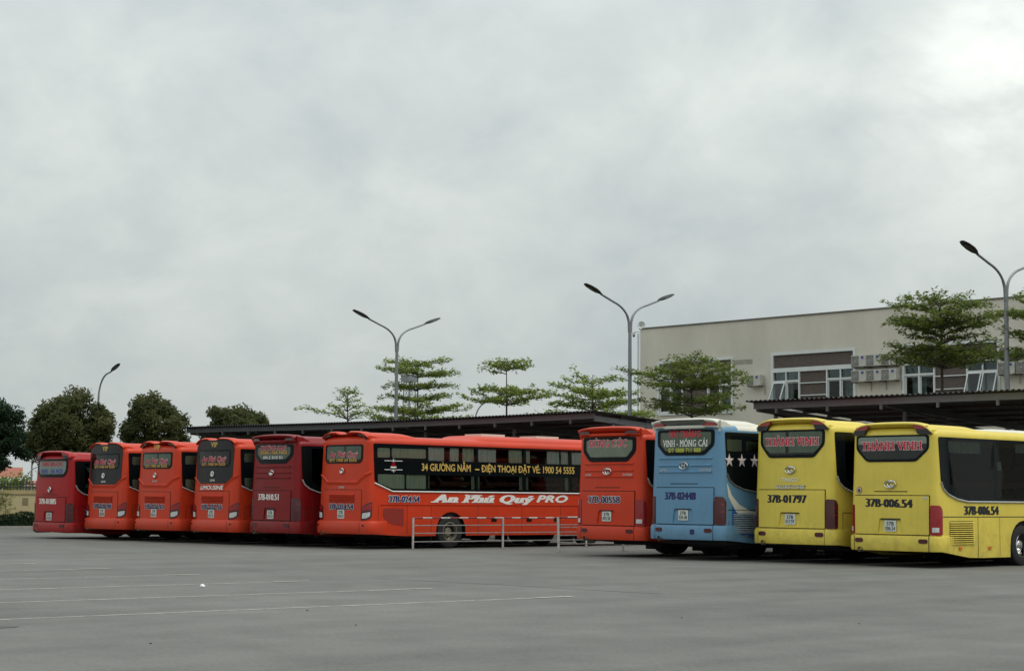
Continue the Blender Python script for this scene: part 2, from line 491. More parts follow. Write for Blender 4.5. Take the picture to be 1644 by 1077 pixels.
CHASSIS = mat('chassis_black', (0.012, 0.012, 0.012), rough=0.8, var=0.3)
STEEL = mat('dusty_wheel_steel', (0.33, 0.31, 0.24), rough=0.45, metal=0.6, var=0.3)
CHROME = mat('chrome', (0.72, 0.72, 0.70), rough=0.14, metal=1.0)
SILVER = mat('silver_trim', (0.55, 0.55, 0.53), rough=0.35, metal=0.5)
WHITEP = mat('white_lettering', (0.80, 0.79, 0.74), rough=0.5, var=0.08)
REDL = mat('red_lens', (0.30, 0.006, 0.010), rough=0.12, coat=0.4)
DREDL = mat('dark_red_lens', (0.07, 0.006, 0.010), rough=0.12, coat=0.4)
CLEARL = mat('clear_lens', (0.62, 0.64, 0.62), rough=0.15, var=0.3, scale=25)
BLKL = mat('black_lens', (0.01, 0.01, 0.012), rough=0.15)
AMBER = mat('amber_lens', (0.62, 0.17, 0.02), rough=0.2)
GAP = mat('panel_gap', (0.012, 0.010, 0.008), rough=0.9)
PLATE = mat('plate_white', (0.62, 0.66, 0.62), rough=0.45, var=0.15, scale=20)
INK = mat('black_ink', (0.010, 0.010, 0.016), rough=0.5)
NAVY = mat('navy_lettering', (0.012, 0.014, 0.10), rough=0.5)
REDINK = mat('crimson_lettering', (0.50, 0.010, 0.040), rough=0.5)
GOLD = mat('gold_lettering', (0.62, 0.42, 0.10), rough=0.5, var=0.12, scale=8)
ORNG = mat('orange_lettering', (0.62, 0.32, 0.04), rough=0.5)
LEMON = mat('lemon_lettering', (0.55, 0.55, 0.06), rough=0.5)
PINKW = mat('pink_white_star', (0.66, 0.55, 0.56), rough=0.5)
TEAL = mat('pale_teal_lettering', (0.30, 0.55, 0.48), rough=0.6)
BLUEINK = mat('blue_lettering', (0.06, 0.09, 0.35), rough=0.5)
BERTH = mat('brown_vinyl', (0.10, 0.030, 0.016), rough=0.45, var=0.2)
CABIN = mat('cabin_trim', (0.05, 0.05, 0.048), rough=0.8)

def wheel_meshes():
    M = Matrix.Rotation(R(90), 4, 'Y')
    t = MB(); t.lathe([(.285, -.15), (.44, -.165), (.485, -.14), (.5, -.06), (.5, .06), (.485, .14), (.44, .165), (.285, .15), (.285, -.15)], 36, M, cap=False)
    for k in range(4):
        pass
    r = MB(); r.lathe([(.288, .15), (.272, .155), (.262, .10), (.250, -.02), (.175, -.05), (.150, -.03), (.135, .05), (.105, .085), (.0005, .09)], 28, M, cap=False)
    for k in range(10):
        a = 2 * math.pi * k / 10
        y, z = .195 * math.cos(a), .195 * math.sin(a)
        r.lathe([(.016, -.05), (.016, .005), (.0005, .006)], 6, Matrix.Translation((0, y, z)) @ M, cap=False)
    b = MB(); b.lathe([(.284, -.1), (.0005, -.1)], 20, M, cap=False)
    return t.mesh('tyre', RUBBER, 35), r.mesh('rim', STEEL, 35), r.mesh('rim_chrome', CHROME, 35), b.mesh('drum', CHASSIS)
TYRE, RIM, RIMC, DRUM = wheel_meshes()

def berth_mesh():
    m = MB()
    for x, z in ((-.78, 1.05), (0, 1.05), (.78, 1.05), (-.78, 1.90), (.78, 1.90)):
        for _ in (0,):
            for k in range(5):
                y = 1.0 + k * 1.9
                m.box(x - .33, x + .33, y, y + 1.7, z, z + .12)
                m.add([(x - .33, y + .1, z + .12), (x + .33, y + .1, z + .12), (x + .33, y - .28, z + .50), (x - .33, y - .28, z + .50),
                       (x - .33, y - .02, z + .12), (x + .33, y - .02, z + .12), (x + .33, y - .36, z + .46), (x - .33, y - .36, z + .46)],
                      [(0, 1, 2, 3), (7, 6, 5, 4), (0, 3, 7, 4), (1, 5, 6, 2), (3, 2, 6, 7)])
    return m.mesh('berth_rows', BERTH)
BERTHS = berth_mesh()

class Bus:
    BUL, RC = 0.055, 0.20
    CUTS = sorted([k * s for s in (1, -1) for k in (.2, .4, .6, .8, .95, 1.03, 1.07, 1.11, 1.15, 1.19, 1.23, 1.27, 1.31)] + [0.0])
    def __init__(s, name, label, u, v, H, zb, zs, body, group, W=2.46, L=11.9, zwb=1.6, ya=3.4, rz=0.0, trim=SILVER, roof=None):
        s.W, s.L, s.H, s.zb, s.zs, s.body, s.zwb, s.ya = W, L, H, zb, zs, body, zwb, ya
        s.zwt = H - 0.37; s.Hb = H - 0.15
        s.root = thing(name, label, 'bus', (u, v, 0), rz, group)
        s.roofmat = roof or body; s.trim = trim; s.gaps = MB()
    def t(s, f): return s.zb + f * (s.H - s.zb)
    def w(s, z): return s.W / 2 - (0 if z < 1.2 else 0.045 * (z - 1.2) / (s.zwt - 1.2))
    def lean(s, z): return 0.0 if z < 1.6 else 0.055 * (z - 1.6) / (s.H - 1.6)
    def surf(s, a, z, off=0.0):
        sg = 1 if a >= 0 else -1; a = abs(a); r = s.RC; w = s.w(z); wr = w - r; le = s.lean(z)
        if a <= wr:
            x, y = a, le + s.BUL * (a / wr) ** 2; d = 2 * s.BUL * a / wr ** 2; n = Vector((d, -1)).normalized()
        elif a <= wr + math.pi * r / 2:
            p = (a - wr) / r; x, y = wr + r * math.sin(p), le + s.BUL + r - r * math.cos(p); n = Vector((math.sin(p), -math.cos(p)))
        else:
            x, y = w, le + s.BUL + r + (a - wr - math.pi * r / 2); n = Vector((1, 0))
        return (sg * (x + n.x * off), y + n.y * off, z)
    def side(s, y, z, off=0.0, sg=1): return (sg * (s.w(z) + off), y, z)
    # --- panels laid on the skin
    def rear(s, name, outer, mt, off=.012, holes=(), parent=None, thick=.02, smooth=40):
        mb = mapped(fill2d(outer, holes), lambda a, z: s.surf(a, z, off), s.CUTS, (1.6,), fn_back=(lambda a, z: s.surf(a, z, off - thick)) if thick else None)
        return mb.build(name, mt, parent or s.root, smooth)
    def flank(s, name, outer, mt, off=.010, holes=(), parent=None, thick=.02, sg=1):
        tr = fill2d(outer, holes)
        if sg < 0: tr = [list(reversed(t)) for t in tr]
        mb = mapped(tr, lambda y, z: s.side(y, z, off, sg), (), (1.2,), fn_back=(lambda y, z: s.side(y, z, off - thick, sg)) if thick else None)
        return mb.build(name, mt, parent or s.root, 40)
    def text(s, where, body, c, zc, width, cap, mt, off=.024, outline=None, ow=.03, name='lettering', slope=0.0, parent=None, **kw):
        """a line of type, one mesh for each word; an outline is a sub-part of its word"""
        fn = s.surf if where == 'rear' else s.side
        words, xa, xb = text2d(body, **kw)
        sx = width / (xb - xa); x0 = c - width / 2 - xa * sx
        def put(nm, m, o, layers, par):
            mb = MB()
            for k, l in enumerate(layers):
                for p in l: mb.add([fn(x0 + x * sx, zc - cap / 2 + y * cap + slope * (x0 + x * sx - c), o + .0003 * k) for x, y in p], [tuple(range(len(p)))])
            return mb.build(nm, m, par)
        outs = text2d(body, grow=ow, **kw)[0] if outline else None
        for i, w in enumerate(words):
            ob = put(name, mt, off + (.006 if outline else 0), w, parent or s.root)
            if outline: put('outline', outline, off, outs[i], ob)
        return ob
    def gap_rear(s, pts, w=.014, off=.004):
        """a dark shut line along (s, z) points on the rear"""
        for (a0, z0), (a1, z1) in zip(pts, pts[1:]):
            n = max(1, int(abs(a1 - a0) / .1)); d = Vector((a1 - a0, z1 - z0)).normalized(); q = Vector((-d.y, d.x)) * w / 2
            for i in range(n):
                f0, f1 = i / n, (i + 1) / n
                pa = (a0 + (a1 - a0) * f0, z0 + (z1 - z0) * f0); pb = (a0 + (a1 - a0) * f1, z0 + (z1 - z0) * f1)
                s.gaps.add([s.surf(pa[0] - q.x, pa[1] - q.y, off), s.surf(pb[0] - q.x, pb[1] - q.y, off), s.surf(pb[0] + q.x, pb[1] + q.y, off), s.surf(pa[0] + q.x, pa[1] + q.y, off)], [(0, 1, 2, 3)])
    def gap_side(s, pts, w=.014, off=.004):
        for (a0, z0), (a1, z1) in zip(pts, pts[1:]):
            d = Vector((a1 - a0, z1 - z0)).normalized(); q = Vector((-d.y, d.x)) * w / 2
            s.gaps.add([s.side(a0 - q.x, z0 - q.y, off), s.side(a1 - q.x, z1 - q.y, off), s.side(a1 + q.x, z1 + q.y, off), s.side(a0 + q.x, z0 + q.y, off)], [(0, 1, 2, 3)])
    # --- the shell
    def shell(s, chamfer):
        L, r = s.L, s.RC
        yE = L - 1.0
        s.yE = yE
        ra = .60
        ys = {.5, .75, 1.0, 1.4, yE}
        for ya in (s.ya, s.ya + 6.0):
            for k in range(0, 181, 18): ys.add(round(ya + ra * math.cos(R(k)), 4))
            ys.add(ya - ra - .004); ys.add(ya + ra + .004)
        for y in (2.0, 5.2, 6.6, 8.0): ys.add(y)
        YS = sorted(y for y in ys if .5 <= y <= yE)
        def zbot(y):
            z = s.zs if y > 1.5 else (s.zb if y < .25 else s.zb + (s.zs - s.zb) * (y - .25) / 1.25)
            for ya in (s.ya, s.ya + 6.0):
                d = abs(y - ya)
                if d <= ra: z = max(z, .5 + math.sqrt(max(0, ra * ra - d * d)))
            return z
        rise = s.Hb - (s.zwt + .05)
        rows_ = [('low', f, 0) for f in (0, .3, .65)] + [('z', z, 0) for z in (1.2, 1.6 if s.zwb > 1.62 else None, s.zwb, s.zwt, s.zwt + .05) if z]
        for a in (25, 50, 72, 90): rows_.append(('z', s.zwt + .05 + rise * math.sin(R(a)), .34 * (1 - math.cos(R(a)))))
        def halfring(row):
            kind, val, ins = row; pts = []
            z0 = 1.0 if kind == 'low' else val
            w = s.w(z0) - ins; le = s.lean(z0) + ins * .5; wr = w - r
            rk = 0 if z0 < 1.3 else .16 * (z0 - 1.3) + ins * .4
            for t in (0, .2, .4, .6, .8, 1): pts.append((wr * t, le + s.BUL * t * t))
            for p in (18, 36, 54, 72, 90): pts.append((wr + r * math.sin(R(p)), le + s.BUL + r - r * math.cos(R(p))))
            for y in YS: pts.append((w, y))
            for p in (0, 30, 60, 90): pts.append((w - .3 + .3 * math.cos(R(p)), L - rk - .3 + .3 * math.sin(R(p))))
            pts.append(((w - .3) * .5, L - rk + .02)); pts.append((0, L - rk + .03))
            out = []
            for x, y in pts:
                if kind == 'low':
                    b = zbot(y); z = b + (1.2 - b) * val
                else: z = val
                out.append((x, y, z))
            return out
        rings = []; mb = MB()
        for row in rows_:
            h = halfring(row); n = len(h)
            ring = h + [(-x, y, z) for x, y, z in reversed(h[1:-1])]
            rings.append((len(mb.v), n, len(ring))); mb.v.extend(ring)
        i0 = 11; i1 = 11 + len(YS) - 1                     # side columns of the glazed part
        jb = [i for i, q in enumerate(rows_) if q[0] == 'z' and q[1] == s.zwb][0]
        for j in range(len(rings) - 1):
            a, n, k = rings[j]; b = rings[j + 1][0]
            for i in range(k):
                i2 = (i + 1) % k
                m = i if i < n else k - i; m2 = i2 if i2 < n and i2 <= n - 1 else k - i2
                lo, hi = min(m, m2), max(m, m2)
                if j == jb and lo >= i0 and hi <= i1: continue
                mb.f.append((a + i, a + i2, b + i2, b + i)); mb.m.append(1 if j > jb + 1 and lo >= i0 + 1 else 0)
        a, n, k = rings[-1]
        for i in range(n - 1):
            l0 = a + (k - i) % k; l1 = a + (k - i - 1) % k
            f = [a + i, a + i + 1] + ([l1] if l1 != a + i + 1 else []) + ([l0] if l0 != a + i else [])
            mb.f.append(tuple(f)); mb.m.append(1 if i >= i0 + 1 else 0)
        # glazed flank: skin round the window opening
        s.win = [(YS[0] - .26, s.zwt)] + chamfer + [(yE + .25, s.zwb), (yE + .25, s.zwt)]
        y0 = YS[0]
        hole = [(max(y, y0 + .06), z) for y, z in chamfer]
        hole = [(y0 + .06, s.zwt - .06)] + [(y + .10, z + .07) for y, z in hole] + [(yE - .08, s.zwb + .07), (yE - .08, s.zwt - .06)]
        for sg in (1, -1):
            for tri in fill2d([(y0, s.zwb), (yE, s.zwb), (yE, s.zwt), (y0, s.zwt)], [hole]):
                mb.add([s.side(y, z, 0, sg) for y, z in (tri if sg > 0 else reversed(tri))], [(0, 1, 2)])
        mb.build('body_shell', [s.body, s.roofmat], s.root, 38)
        c = MB(); c.box(-1.08, 1.08, .45, L - .5, .40, 1.02)
        c.box(-.5, .5, s.ya - .2, s.ya + .2, .38, .6); c.box(-.9, .9, 1.2, 2.6, .30, .42)
        c.build('chassis', CHASSIS, s.root)
        f = MB(); f.box(-1.1, 1.1, .5, L - .8, 1.0, 1.06); f.build('cabin_floor', CABIN, s.root)
        link('berth_rows', BERTHS, s.root)
    def wheels(s, rim=RIM):
        for y, dual in ((s.ya, 1), (s.ya + 6.0, 0)):
            for sg in (1, -1):
                o = link('wheel', TYRE, s.root, (sg * (s.W / 2 - .19), y, .5))
                if sg < 0: o.rotation_euler = (0, 0, math.pi)
                link('rim', rim, o); link('brake_drum', DRUM, o)
                fl = MB(); fl.box(sg * (s.W / 2 - .36) - .30, sg * (s.W / 2 - .36) + .30, y - .72, y - .70, .14, .62); fl.build('mudflap', CHASSIS, s.root)
                if dual:
                    o2 = link('inner_wheel', TYRE, s.root, (sg * (s.W / 2 - .54), y, .5))
    # --- side glazing: black bonded band with panes
    def glaze(s, panes, pmat=PANE, both=True, light=()):
        outer = round_poly(s.win, [.05] + [.12] * (len(s.win) - 3) + [.05, .05], 3)
        outer = list(reversed(outer)) if poly_area(outer) < 0 else outer
        for sg in ((1, -1) if both else (1,)):
            o = s.flank('window_band', outer, BAND, .012, [rr(p) for p in panes], sg=sg, thick=.03)
            for k, p in enumerate(panes): s.flank('pane', rr(p), LPANE if k in light else pmat, .0100, parent=o, sg=sg, thick=0)
        low = [(y, z) for y, z in s.win[1:-1]]
        tr = MB(); tr.tube([s.side(y, z - .015, .014) for y, z in low], .024, 6); tr.build('window_trim', s.trim, s.root, 60)
    def curtain(s, y0, y1, z0, z1, mt, sg=1, depth=.05):
        m = MB(); n = max(6, int((y1 - y0) / .035)); cols = []
        for i in range(n + 1):
            y = y0 + (y1 - y0) * i / n; d = depth + .016 * math.sin(y * 52) + .008 * math.sin(y * 23)
            cols.append((s.side(y, z0, -d, sg), s.side(y, z1, -d, sg)))
        for (a, b), (c, d) in zip(cols, cols[1:]): m.add([a, c, d, b], [(0, 1, 2, 3)])
        return m.build('curtain', mt, s.root, 60)
    def blind(s, y0, y1, z0, z1, mt):
        m = MB(); m.add([s.side(y, z, .005) for y, z in ((y0, z0), (y1, z0), (y1, z1), (y0, z1))], [(0, 1, 2, 3)])
        return m.build('blind', mt, s.root)
    # --- rear furniture
    def bumper(s, z1, off, reach=1.85):
        m = MB(); rowsb = [(s.zb + .05, -.02), (s.zb, off * .7), (s.zb + .05, off), (z1 - .07, off), (z1 - .01, off * .55), (z1, -.01)]
        cs = sorted(set([-reach, reach] + s.CUTS + [k * g for g in (1, -1) for k in (1.45, 1.6, 1.72)]))
        n = len(cs)
        for z, o in rowsb:
            for c in cs:
                k = 1.0 if abs(c) < 1.4 else max(0.02, 1 - (abs(c) - 1.4) / (reach - 1.4))
                # the lower edge follows the upswept tail
                zz = z
                if z < s.zb + .2 and abs(c) > 1.3: zz = z + (s.zs - s.zb) * min(1, (abs(c) - 1.3) / 1.25) * .9
                m.v.append(s.surf(c, zz, o * k + (.004 if o > 0 else 0)))
        for j in range(len(rowsb) - 1):
            for i in range(n - 1): m.f.append((j * n + i, j * n + i + 1, (j + 1) * n + i + 1, (j + 1) * n + i)); m.m.append(0)
        return m.build('rear_bumper', s.body, s.root, 35)
    def fairing(s, name, y0, y1, h, mt, w0=1.08, ramp0=.35, ramp1=.8, xw=None):
        m = MB(); ny = 18; xs = [-1, -.97, -.9, -.75, -.5, 0, .5, .75, .9, .97, 1]
        for i in range(ny + 1):
            y = y0 + (y1 - y0) * i / ny
            a = min(1, (y - y0) / ramp0) if ramp0 > 0 else 1; b = min(1, (y1 - y) / ramp1)
            k = math.sin(a * math.pi / 2) * (3 * b * b - 2 * b ** 3) if b < 1 else math.sin(a * math.pi / 2)
            for x in xs:
                e = 1 - abs(x) ** 5
                m.v.append((x * w0, y, s.Hb - .10 + (.10 + h * k) * e ** .5 if abs(x) < 1 else s.Hb - .12))
        n = len(xs)
        for i in range(ny):
            for j in range(n - 1): m.f.append((i * n + j, i * n + j + 1, (i + 1) * n + j + 1, (i + 1) * n + j)); m.m.append(0)
        m.f.append(tuple(reversed(range(n)))); m.m.append(0)
        m.f.append(tuple(range(ny * n, ny * n + n))); m.m.append(0)
        return m.build(name, mt, s.root, 40)
    def plate(s, z, l1, l2, lip=True):
        p = s.rear('number_plate', rrect(-.165, .165, z - .13, z + .13, .02, 2), PLATE, .020, thick=.012)
        s.text('rear', l1, 0, z + .055, .20, .085, INK, .024, parent=p, bold=.01); s.text('rear', l2, 0, z - .055, .27, .085, INK, .024, parent=p, bold=.01)
        if lip: s.rear('plate_recess_shade', rrect(-.27, .27, z + .145, z + .168, .008, 2), BLKL, .034, thick=.034)  # added black bar paints the shade along the plate recess's top edge
    def emblem(s, z, a=.15, b=.085, kind='c', mt=CHROME, c=0.0):
        m = MB(); n = 28
        ring = [s.surf(c + a * math.cos(2 * math.pi * k / n), z + b * math.sin(2 * math.pi * k / n), .03) for k in range(n + 1)]
        m.tube(ring, .014, 6)
        if kind == 'c':
            arc = [s.surf(c + .02 + a * .55 * math.cos(R(k)), z + b * .72 * math.sin(R(k)), .03) for k in range(50, 300, 20)]
            m.tube(arc, [.010 + .012 * math.sin(math.pi * i / (len(arc) - 1)) for i in range(len(arc))], 6)
            m.tube([s.surf(c + a * .1, z - b * .1, .03), s.surf(c + a * .55, z - b * .6, .03)], .013, 6)
        elif kind == 'h':
            for x0, x1 in ((-.5, -.2), (.2, .5)): m.tube([s.surf(c + a * x0, z - b * .7, .03), s.surf(c + a * x1, z + b * .7, .03)], .014, 6)
            m.tube([s.surf(c - a * .35, z - b * .1, .03), s.surf(c + a * .35, z + b * .1, .03)], .012, 6)
        else:
            arc = [s.surf(c + a * .5 * math.cos(R(k)), z + b * .5 * math.sin(R(k)), .03) for k in range(0, 361, 30)]
            m.tube(arc, .014, 6)
        return m.build('emblem', mt, s.root, 60)
    def exhaust(s, c=-.82):
        m = MB(); p = s.surf(c, s.zb + .03, 0)
        m.tube([(p[0], p[1] + .5, s.zb + .03), (p[0], p[1] - .10, s.zb + .02)], .062, 12, cap=False)
        m.tube([(p[0], p[1] + .5, s.zb + .03), (p[0], p[1] - .09, s.zb + .02)], .052, 12, cap=False)
        m.build('exhaust_pipe', STEEL, s.root, 60)
    def grille(s, y0, y1, z0, z1, n, mt, both=False):
        o = s.flank('engine_grille', [(y0, z0), (y1, z0), (y1, z1), (y0, z1)], GAP, .004, thick=.01)
        h = (z1 - z0) / n
        for k in range(n):
            m = MB(); z = z0 + k * h
            pts = []
            for y in (y0 - .01, y1 + .01):
                pts += [s.side(y, z + h * .10, .012), s.side(y, z + h * .12, .034), s.side(y, z + h * .58, .010), s.side(y, z + h * .50, .004)]
            m.add(pts, [(0, 4, 5, 1), (1, 5, 6, 2), (2, 6, 7, 3), (0, 1, 2, 3), (7, 6, 5, 4)])
            m.build('slat', mt, o)
    def lens(s, name, outer, mt, off=.02, parent=None): return s.rear(name, outer, mt, off, parent=parent, thick=max(.03, off + .01))
    def finish(s):
        if s.gaps.v: s.gaps.build('shut_lines', GAP, s.root)

def poly_area(p): return sum(p[i - 1][0] * p[i][1] - p[i][0] * p[i - 1][1] for i in range(len(p))) / 2
def rr(p):
    """pane spec: (y0, y1, z0, z1) or a list of points"""
    if isinstance(p[0], (int, float)): return rrect(p[0], p[1], p[2], p[3], .04, 2)
    return round_poly(p, .04, 2)

def rear_window(s, hw, hb, t0, tm, t1, inner=.09, curt=CURT, pane=PANE, sky_band=None, rad=.09, split=None):
    z0, zm, z1 = s.t(t0), s.t(tm), s.t(t1)
    out = [(-hb, z0), (hb, z0), (hw, zm), (hw, z1), (-hw, z1), (-hw, zm)]
    k = inner
    inn = [(-hb + k * .3, z0 + k), (hb - k * .3, z0 + k), (hw - k, zm + k * .4), (hw - k, z1 - k * .7), (-hw + k, z1 - k * .7), (-hw + k, zm + k * .4)]
    O, I = round_poly(out, rad, 4), round_poly(inn, rad * .7, 3)
    f = s.rear('rear_window', O, BAND, .014, [I], thick=.02)
    s.rear('window_liner', I, CHASSIS, .002, parent=f, thick=0)
    # gathered curtain behind the glass
    zc0 = z0 + k * (1.0 if not split else 1.6)
    parts_ = [(-hw + k, hw - k)] if not split else [(-hw + k, split - .05), (split + .05, hw - k)]
    for a0, a1 in parts_:
        m = MB(); n = int((a1 - a0) / .03)
        poly = []
        for i in range(n + 1):
            a = a0 + (a1 - a0) * i / n; d = .0065 + .003 * math.sin(a * 60)
            lo = zc0 if abs(a) < hb - k * .3 else zc0 + (zm - zc0) * (abs(a) - hb + k * .3) / max(.01, hw - hb)
            poly.append((s.surf(a, min(lo + .01, z1 - .1), d), s.surf(a, z1 - k * .7, d)))
        for (p, q), (x, y) in zip(poly, poly[1:]): m.add([p, x, y, q], [(0, 1, 2, 3)])
        m.build('curtain', curt, f, 60)
    if sky_band:
        m = MB(); zz = z1 - k * .7
        for i in range(20):
            a0_, a1_ = (-hw + k) + (2 * hw - 2 * k) * i / 20, (-hw + k) + (2 * hw - 2 * k) * (i + 1) / 20
            m.add([s.surf(a0_, zz - sky_band, .0115), s.surf(a1_, zz - sky_band, .0115), s.surf(a1_, zz, .0115), s.surf(a0_, zz, .0115)], [(0, 1, 2, 3)])
        m.build('sky_strip', CURTW, f)  # white strip stands in for sky seen through the coach
    s.rear('pane', I, pane, .0125, parent=f, thick=0)
    return f

def universe_rear(s, lid=.97, ribs=False, spoiler='visor', spoil_mat=None, win=None, lights=REDL, emb='c', emb_t=.517, emb_sz=(.15, .085), reflect=True, grip=True):
    """tall rear with a hexagonal window, one big engine lid and upright lamps on the corners"""
    rear_window(s, **win)
    z0, z1 = s.t(.128), s.t(.425)
    zp = s.t(.195)
    s.rear('engine_lid', rrect(-lid, lid, z0, z1, .02, 2), s.body, .030, [round_poly([(-.36, zp - .17), (.36, zp - .17), (.30, zp + .17), (-.30, zp + .17)], .03, 2)], thick=.030)
    s.gap_rear([(-lid - .01, z0 - .008), (lid + .01, z0 - .008), (lid + .01, z1 + .008), (-lid - .01, z1 + .008), (-lid - .01, z0 - .008)], .022)
    if grip:
        zg = s.t(.455)
        s.rear('grip_shade', round_poly([(-.48, zg), (.48, zg), (.46, zg + .020), (-.46, zg + .020)], .008, 2), GAP, .003, thick=0)  # flat dark strip puts the grip recess's shade into colour
    for sg in (1, -1):
        zt, zl = s.t(.355), s.t(.125)
        pts = [(lid + .03, zl), (lid + .33, zl), (lid + .34, zt - .12), (lid + .26, zt - .01), (lid + .03, zt)]
        if sg < 0: pts = [(-x, z) for x, z in reversed(pts)]
        lo = s.lens('tail_lamp', round_poly(pts, .05, 3), lights, .022)
        q = [(lid + .07, zl + .07), (lid + .22, zl + .07), (lid + .22, zl + .18), (lid + .07, zl + .18)]
        if sg < 0: q = [(-x, z) for x, z in reversed(q)]
        s.lens('reversing_lamp', q, CLEARL if lights is REDL else DREDL, .027, lo)
        for zz in (zl + .32, zl + .50):
            q = [(lid + .20, zz), (lid + .29, zz), (lid + .29, zz + .022), (lid + .20, zz + .022)]
            if sg < 0: q = [(-x, z) for x, z in reversed(q)]
            s.lens('lamp_bar', q, REDL, .025, lo)
    s.bumper(s.t(.12), .05)
    for sg in (1, -1):
        s.gap_rear([(sg * (lid + .01), s.t(.0)), (sg * (lid + .01), s.t(.118))], .014, .057)
        if reflect: s.lens('bumper_reflector', rrect(sg * (lid - .14) - .12, sg * (lid - .14) + .12, s.t(.062), s.t(.095), .045, 3), DREDL, .066)
    s.exhaust(-lid + .18)
    if ribs:
        for k, f in enumerate((.668, .608, .555)):
            zr = s.t(f)
            segs = [(-.90, -.18), (.18, .90)] if k == 1 else [(-.90, .90)]
            for a0, a1 in segs:
                m = MB(); n = 12
                for i in range(n + 1):
                    a = a0 + (a1 - a0) * i / n
                    m.v += [s.surf(a, zr + .028, .0), s.surf(a, zr + .006, .03), s.surf(a, zr - .012, .026), s.surf(a, zr - .02, .0)]
                for i in range(n):
                    for j in range(3): q = i * 4 + j; m.f.append((q, q + 4, q + 5, q + 1)); m.m.append(0)
                m.build('rib', s.body, s.root, 25)
    if emb: s.emblem(s.t(emb_t), *emb_sz, kind=emb)
    # raised shoulder creases running down from the window to the lamps
    spm = spoil_mat or s.body
    H = s.H; m = MB(); n = 24
    prof = lambda a: (abs(a) / 1.16)
    if spoiler == 'visor':
        for i in range(n + 1):
            a = -1.11 + 2.22 * i / n; e = abs(a) / 1.11; dz = -.17 * e ** 7 - .03 * e * e; dy = .05 * e ** 3
            m.v += [(a, .75, s.Hb - .04 + dz), (a, .32, H - .02 + dz), (a, .11 + dy, H - .005 + dz), (a, .0 + dy, H - .030 + dz), (a, -.012 + dy, H - .058 + dz), (a, .05 + dy, H - .085 + dz), (a, .26 + dy, H - .15 + dz)]
        kk = 7
    else:
        for i in range(n + 1):
            a = -1.12 + 2.24 * i / n; e = abs(a) / 1.12; dz = -.035 * e * e - .06 * e ** 12; dy = .05 * e ** 3
            m.v += [(a, .75, s.Hb - .04 + dz), (a, .34, H - .01 + dz), (a, .10 + dy, H + dz), (a, -.03 + dy, H - .022 + dz), (a, -.045 + dy, H - .05 + dz), (a, .03 + dy, H - .135 + dz), (a, .24, H - .17 + dz)]
        kk = 7
    for i in range(n):
        for j in range(kk - 1): q = i * kk + j; m.f.append((q, q + 1, q + kk + 1, q + kk)); m.m.append(0)
    m.f.append(tuple(range(kk))); m.m.append(0); m.f.append(tuple(reversed(range(n * kk, n * kk + kk)))); m.m.append(0)
    sp = m.build('roof_spoiler', spm, s.root, 45)
    if spoiler == 'visor':
        for sg in (1, -1):
            zt, zl = s.t(.972), s.t(.902)
            red = [(.62, zt), (.70, (zt + zl) / 2 + .01), (1.03, (zt + zl) / 2 - .005), (1.0, zt - .03)]
            blk = [(.70, (zt + zl) / 2 + .01), (.75, zl), (1.10, zl - .015), (1.03, (zt + zl) / 2 - .005)]
            for nm, pl, mt in (('spoiler_lamp', red, REDL), ('spoiler_lamp_base', blk, BLKL)):
                pl = [(sg * x, z) for x, z in pl]
                if poly_area(pl) < 0: pl = pl[::-1]
                s.lens(nm, pl, mt, .062)
    else:
        # wing carried on end brackets, with a ledge under it
        m = MB()
        for i in range(n + 1):
            a = -1.10 + 2.2 * i / n; e = abs(a) / 1.1; z = s.t(.925) + .03 * (e > .62) - .03 * e ** 8
            m.v += [s.surf(a, z + .05, .0), s.surf(a, z + .035, .075), s.surf(a, z - .03, .065), s.surf(a, z - .05, .0)]
        for i in range(n):
            for j in range(3): q = i * 4 + j; m.f.append((q, q + 4, q + 5, q + 1)); m.m.append(0)
        m.build('spoiler_ledge', spm, s.root, 30)
        for sg in (1, -1):
            b = MB()
            pts = [s.surf(sg * 1.13, s.t(.975), .12), s.surf(sg * 1.13, s.t(.885), .03), s.surf(sg * 1.13, s.t(.885), -.02), s.surf(sg * 1.13, s.t(.975), -.06)]
            pts2 = [(p[0] - sg * .07, p[1] - .01, p[2]) for p in pts]
            b.add(pts + pts2, [(0, 1, 2, 3), (7, 6, 5, 4), (0, 4, 5, 1), (1, 5, 6, 2), (2, 6, 7, 3), (3, 7, 4, 0)])
            b.build('spoiler_bracket', spm, s.root, fix=True)
            pl = [(sg * .62, s.t(.935)), (sg * .72, s.t(.955)), (sg * 1.05, s.t(.958)), (sg * 1.05, s.t(.932))]
            if poly_area(pl) < 0: pl = pl[::-1]
            s.lens('spoiler_lamp', pl, REDL if spoil_mat else DREDL, .085)
    return sp

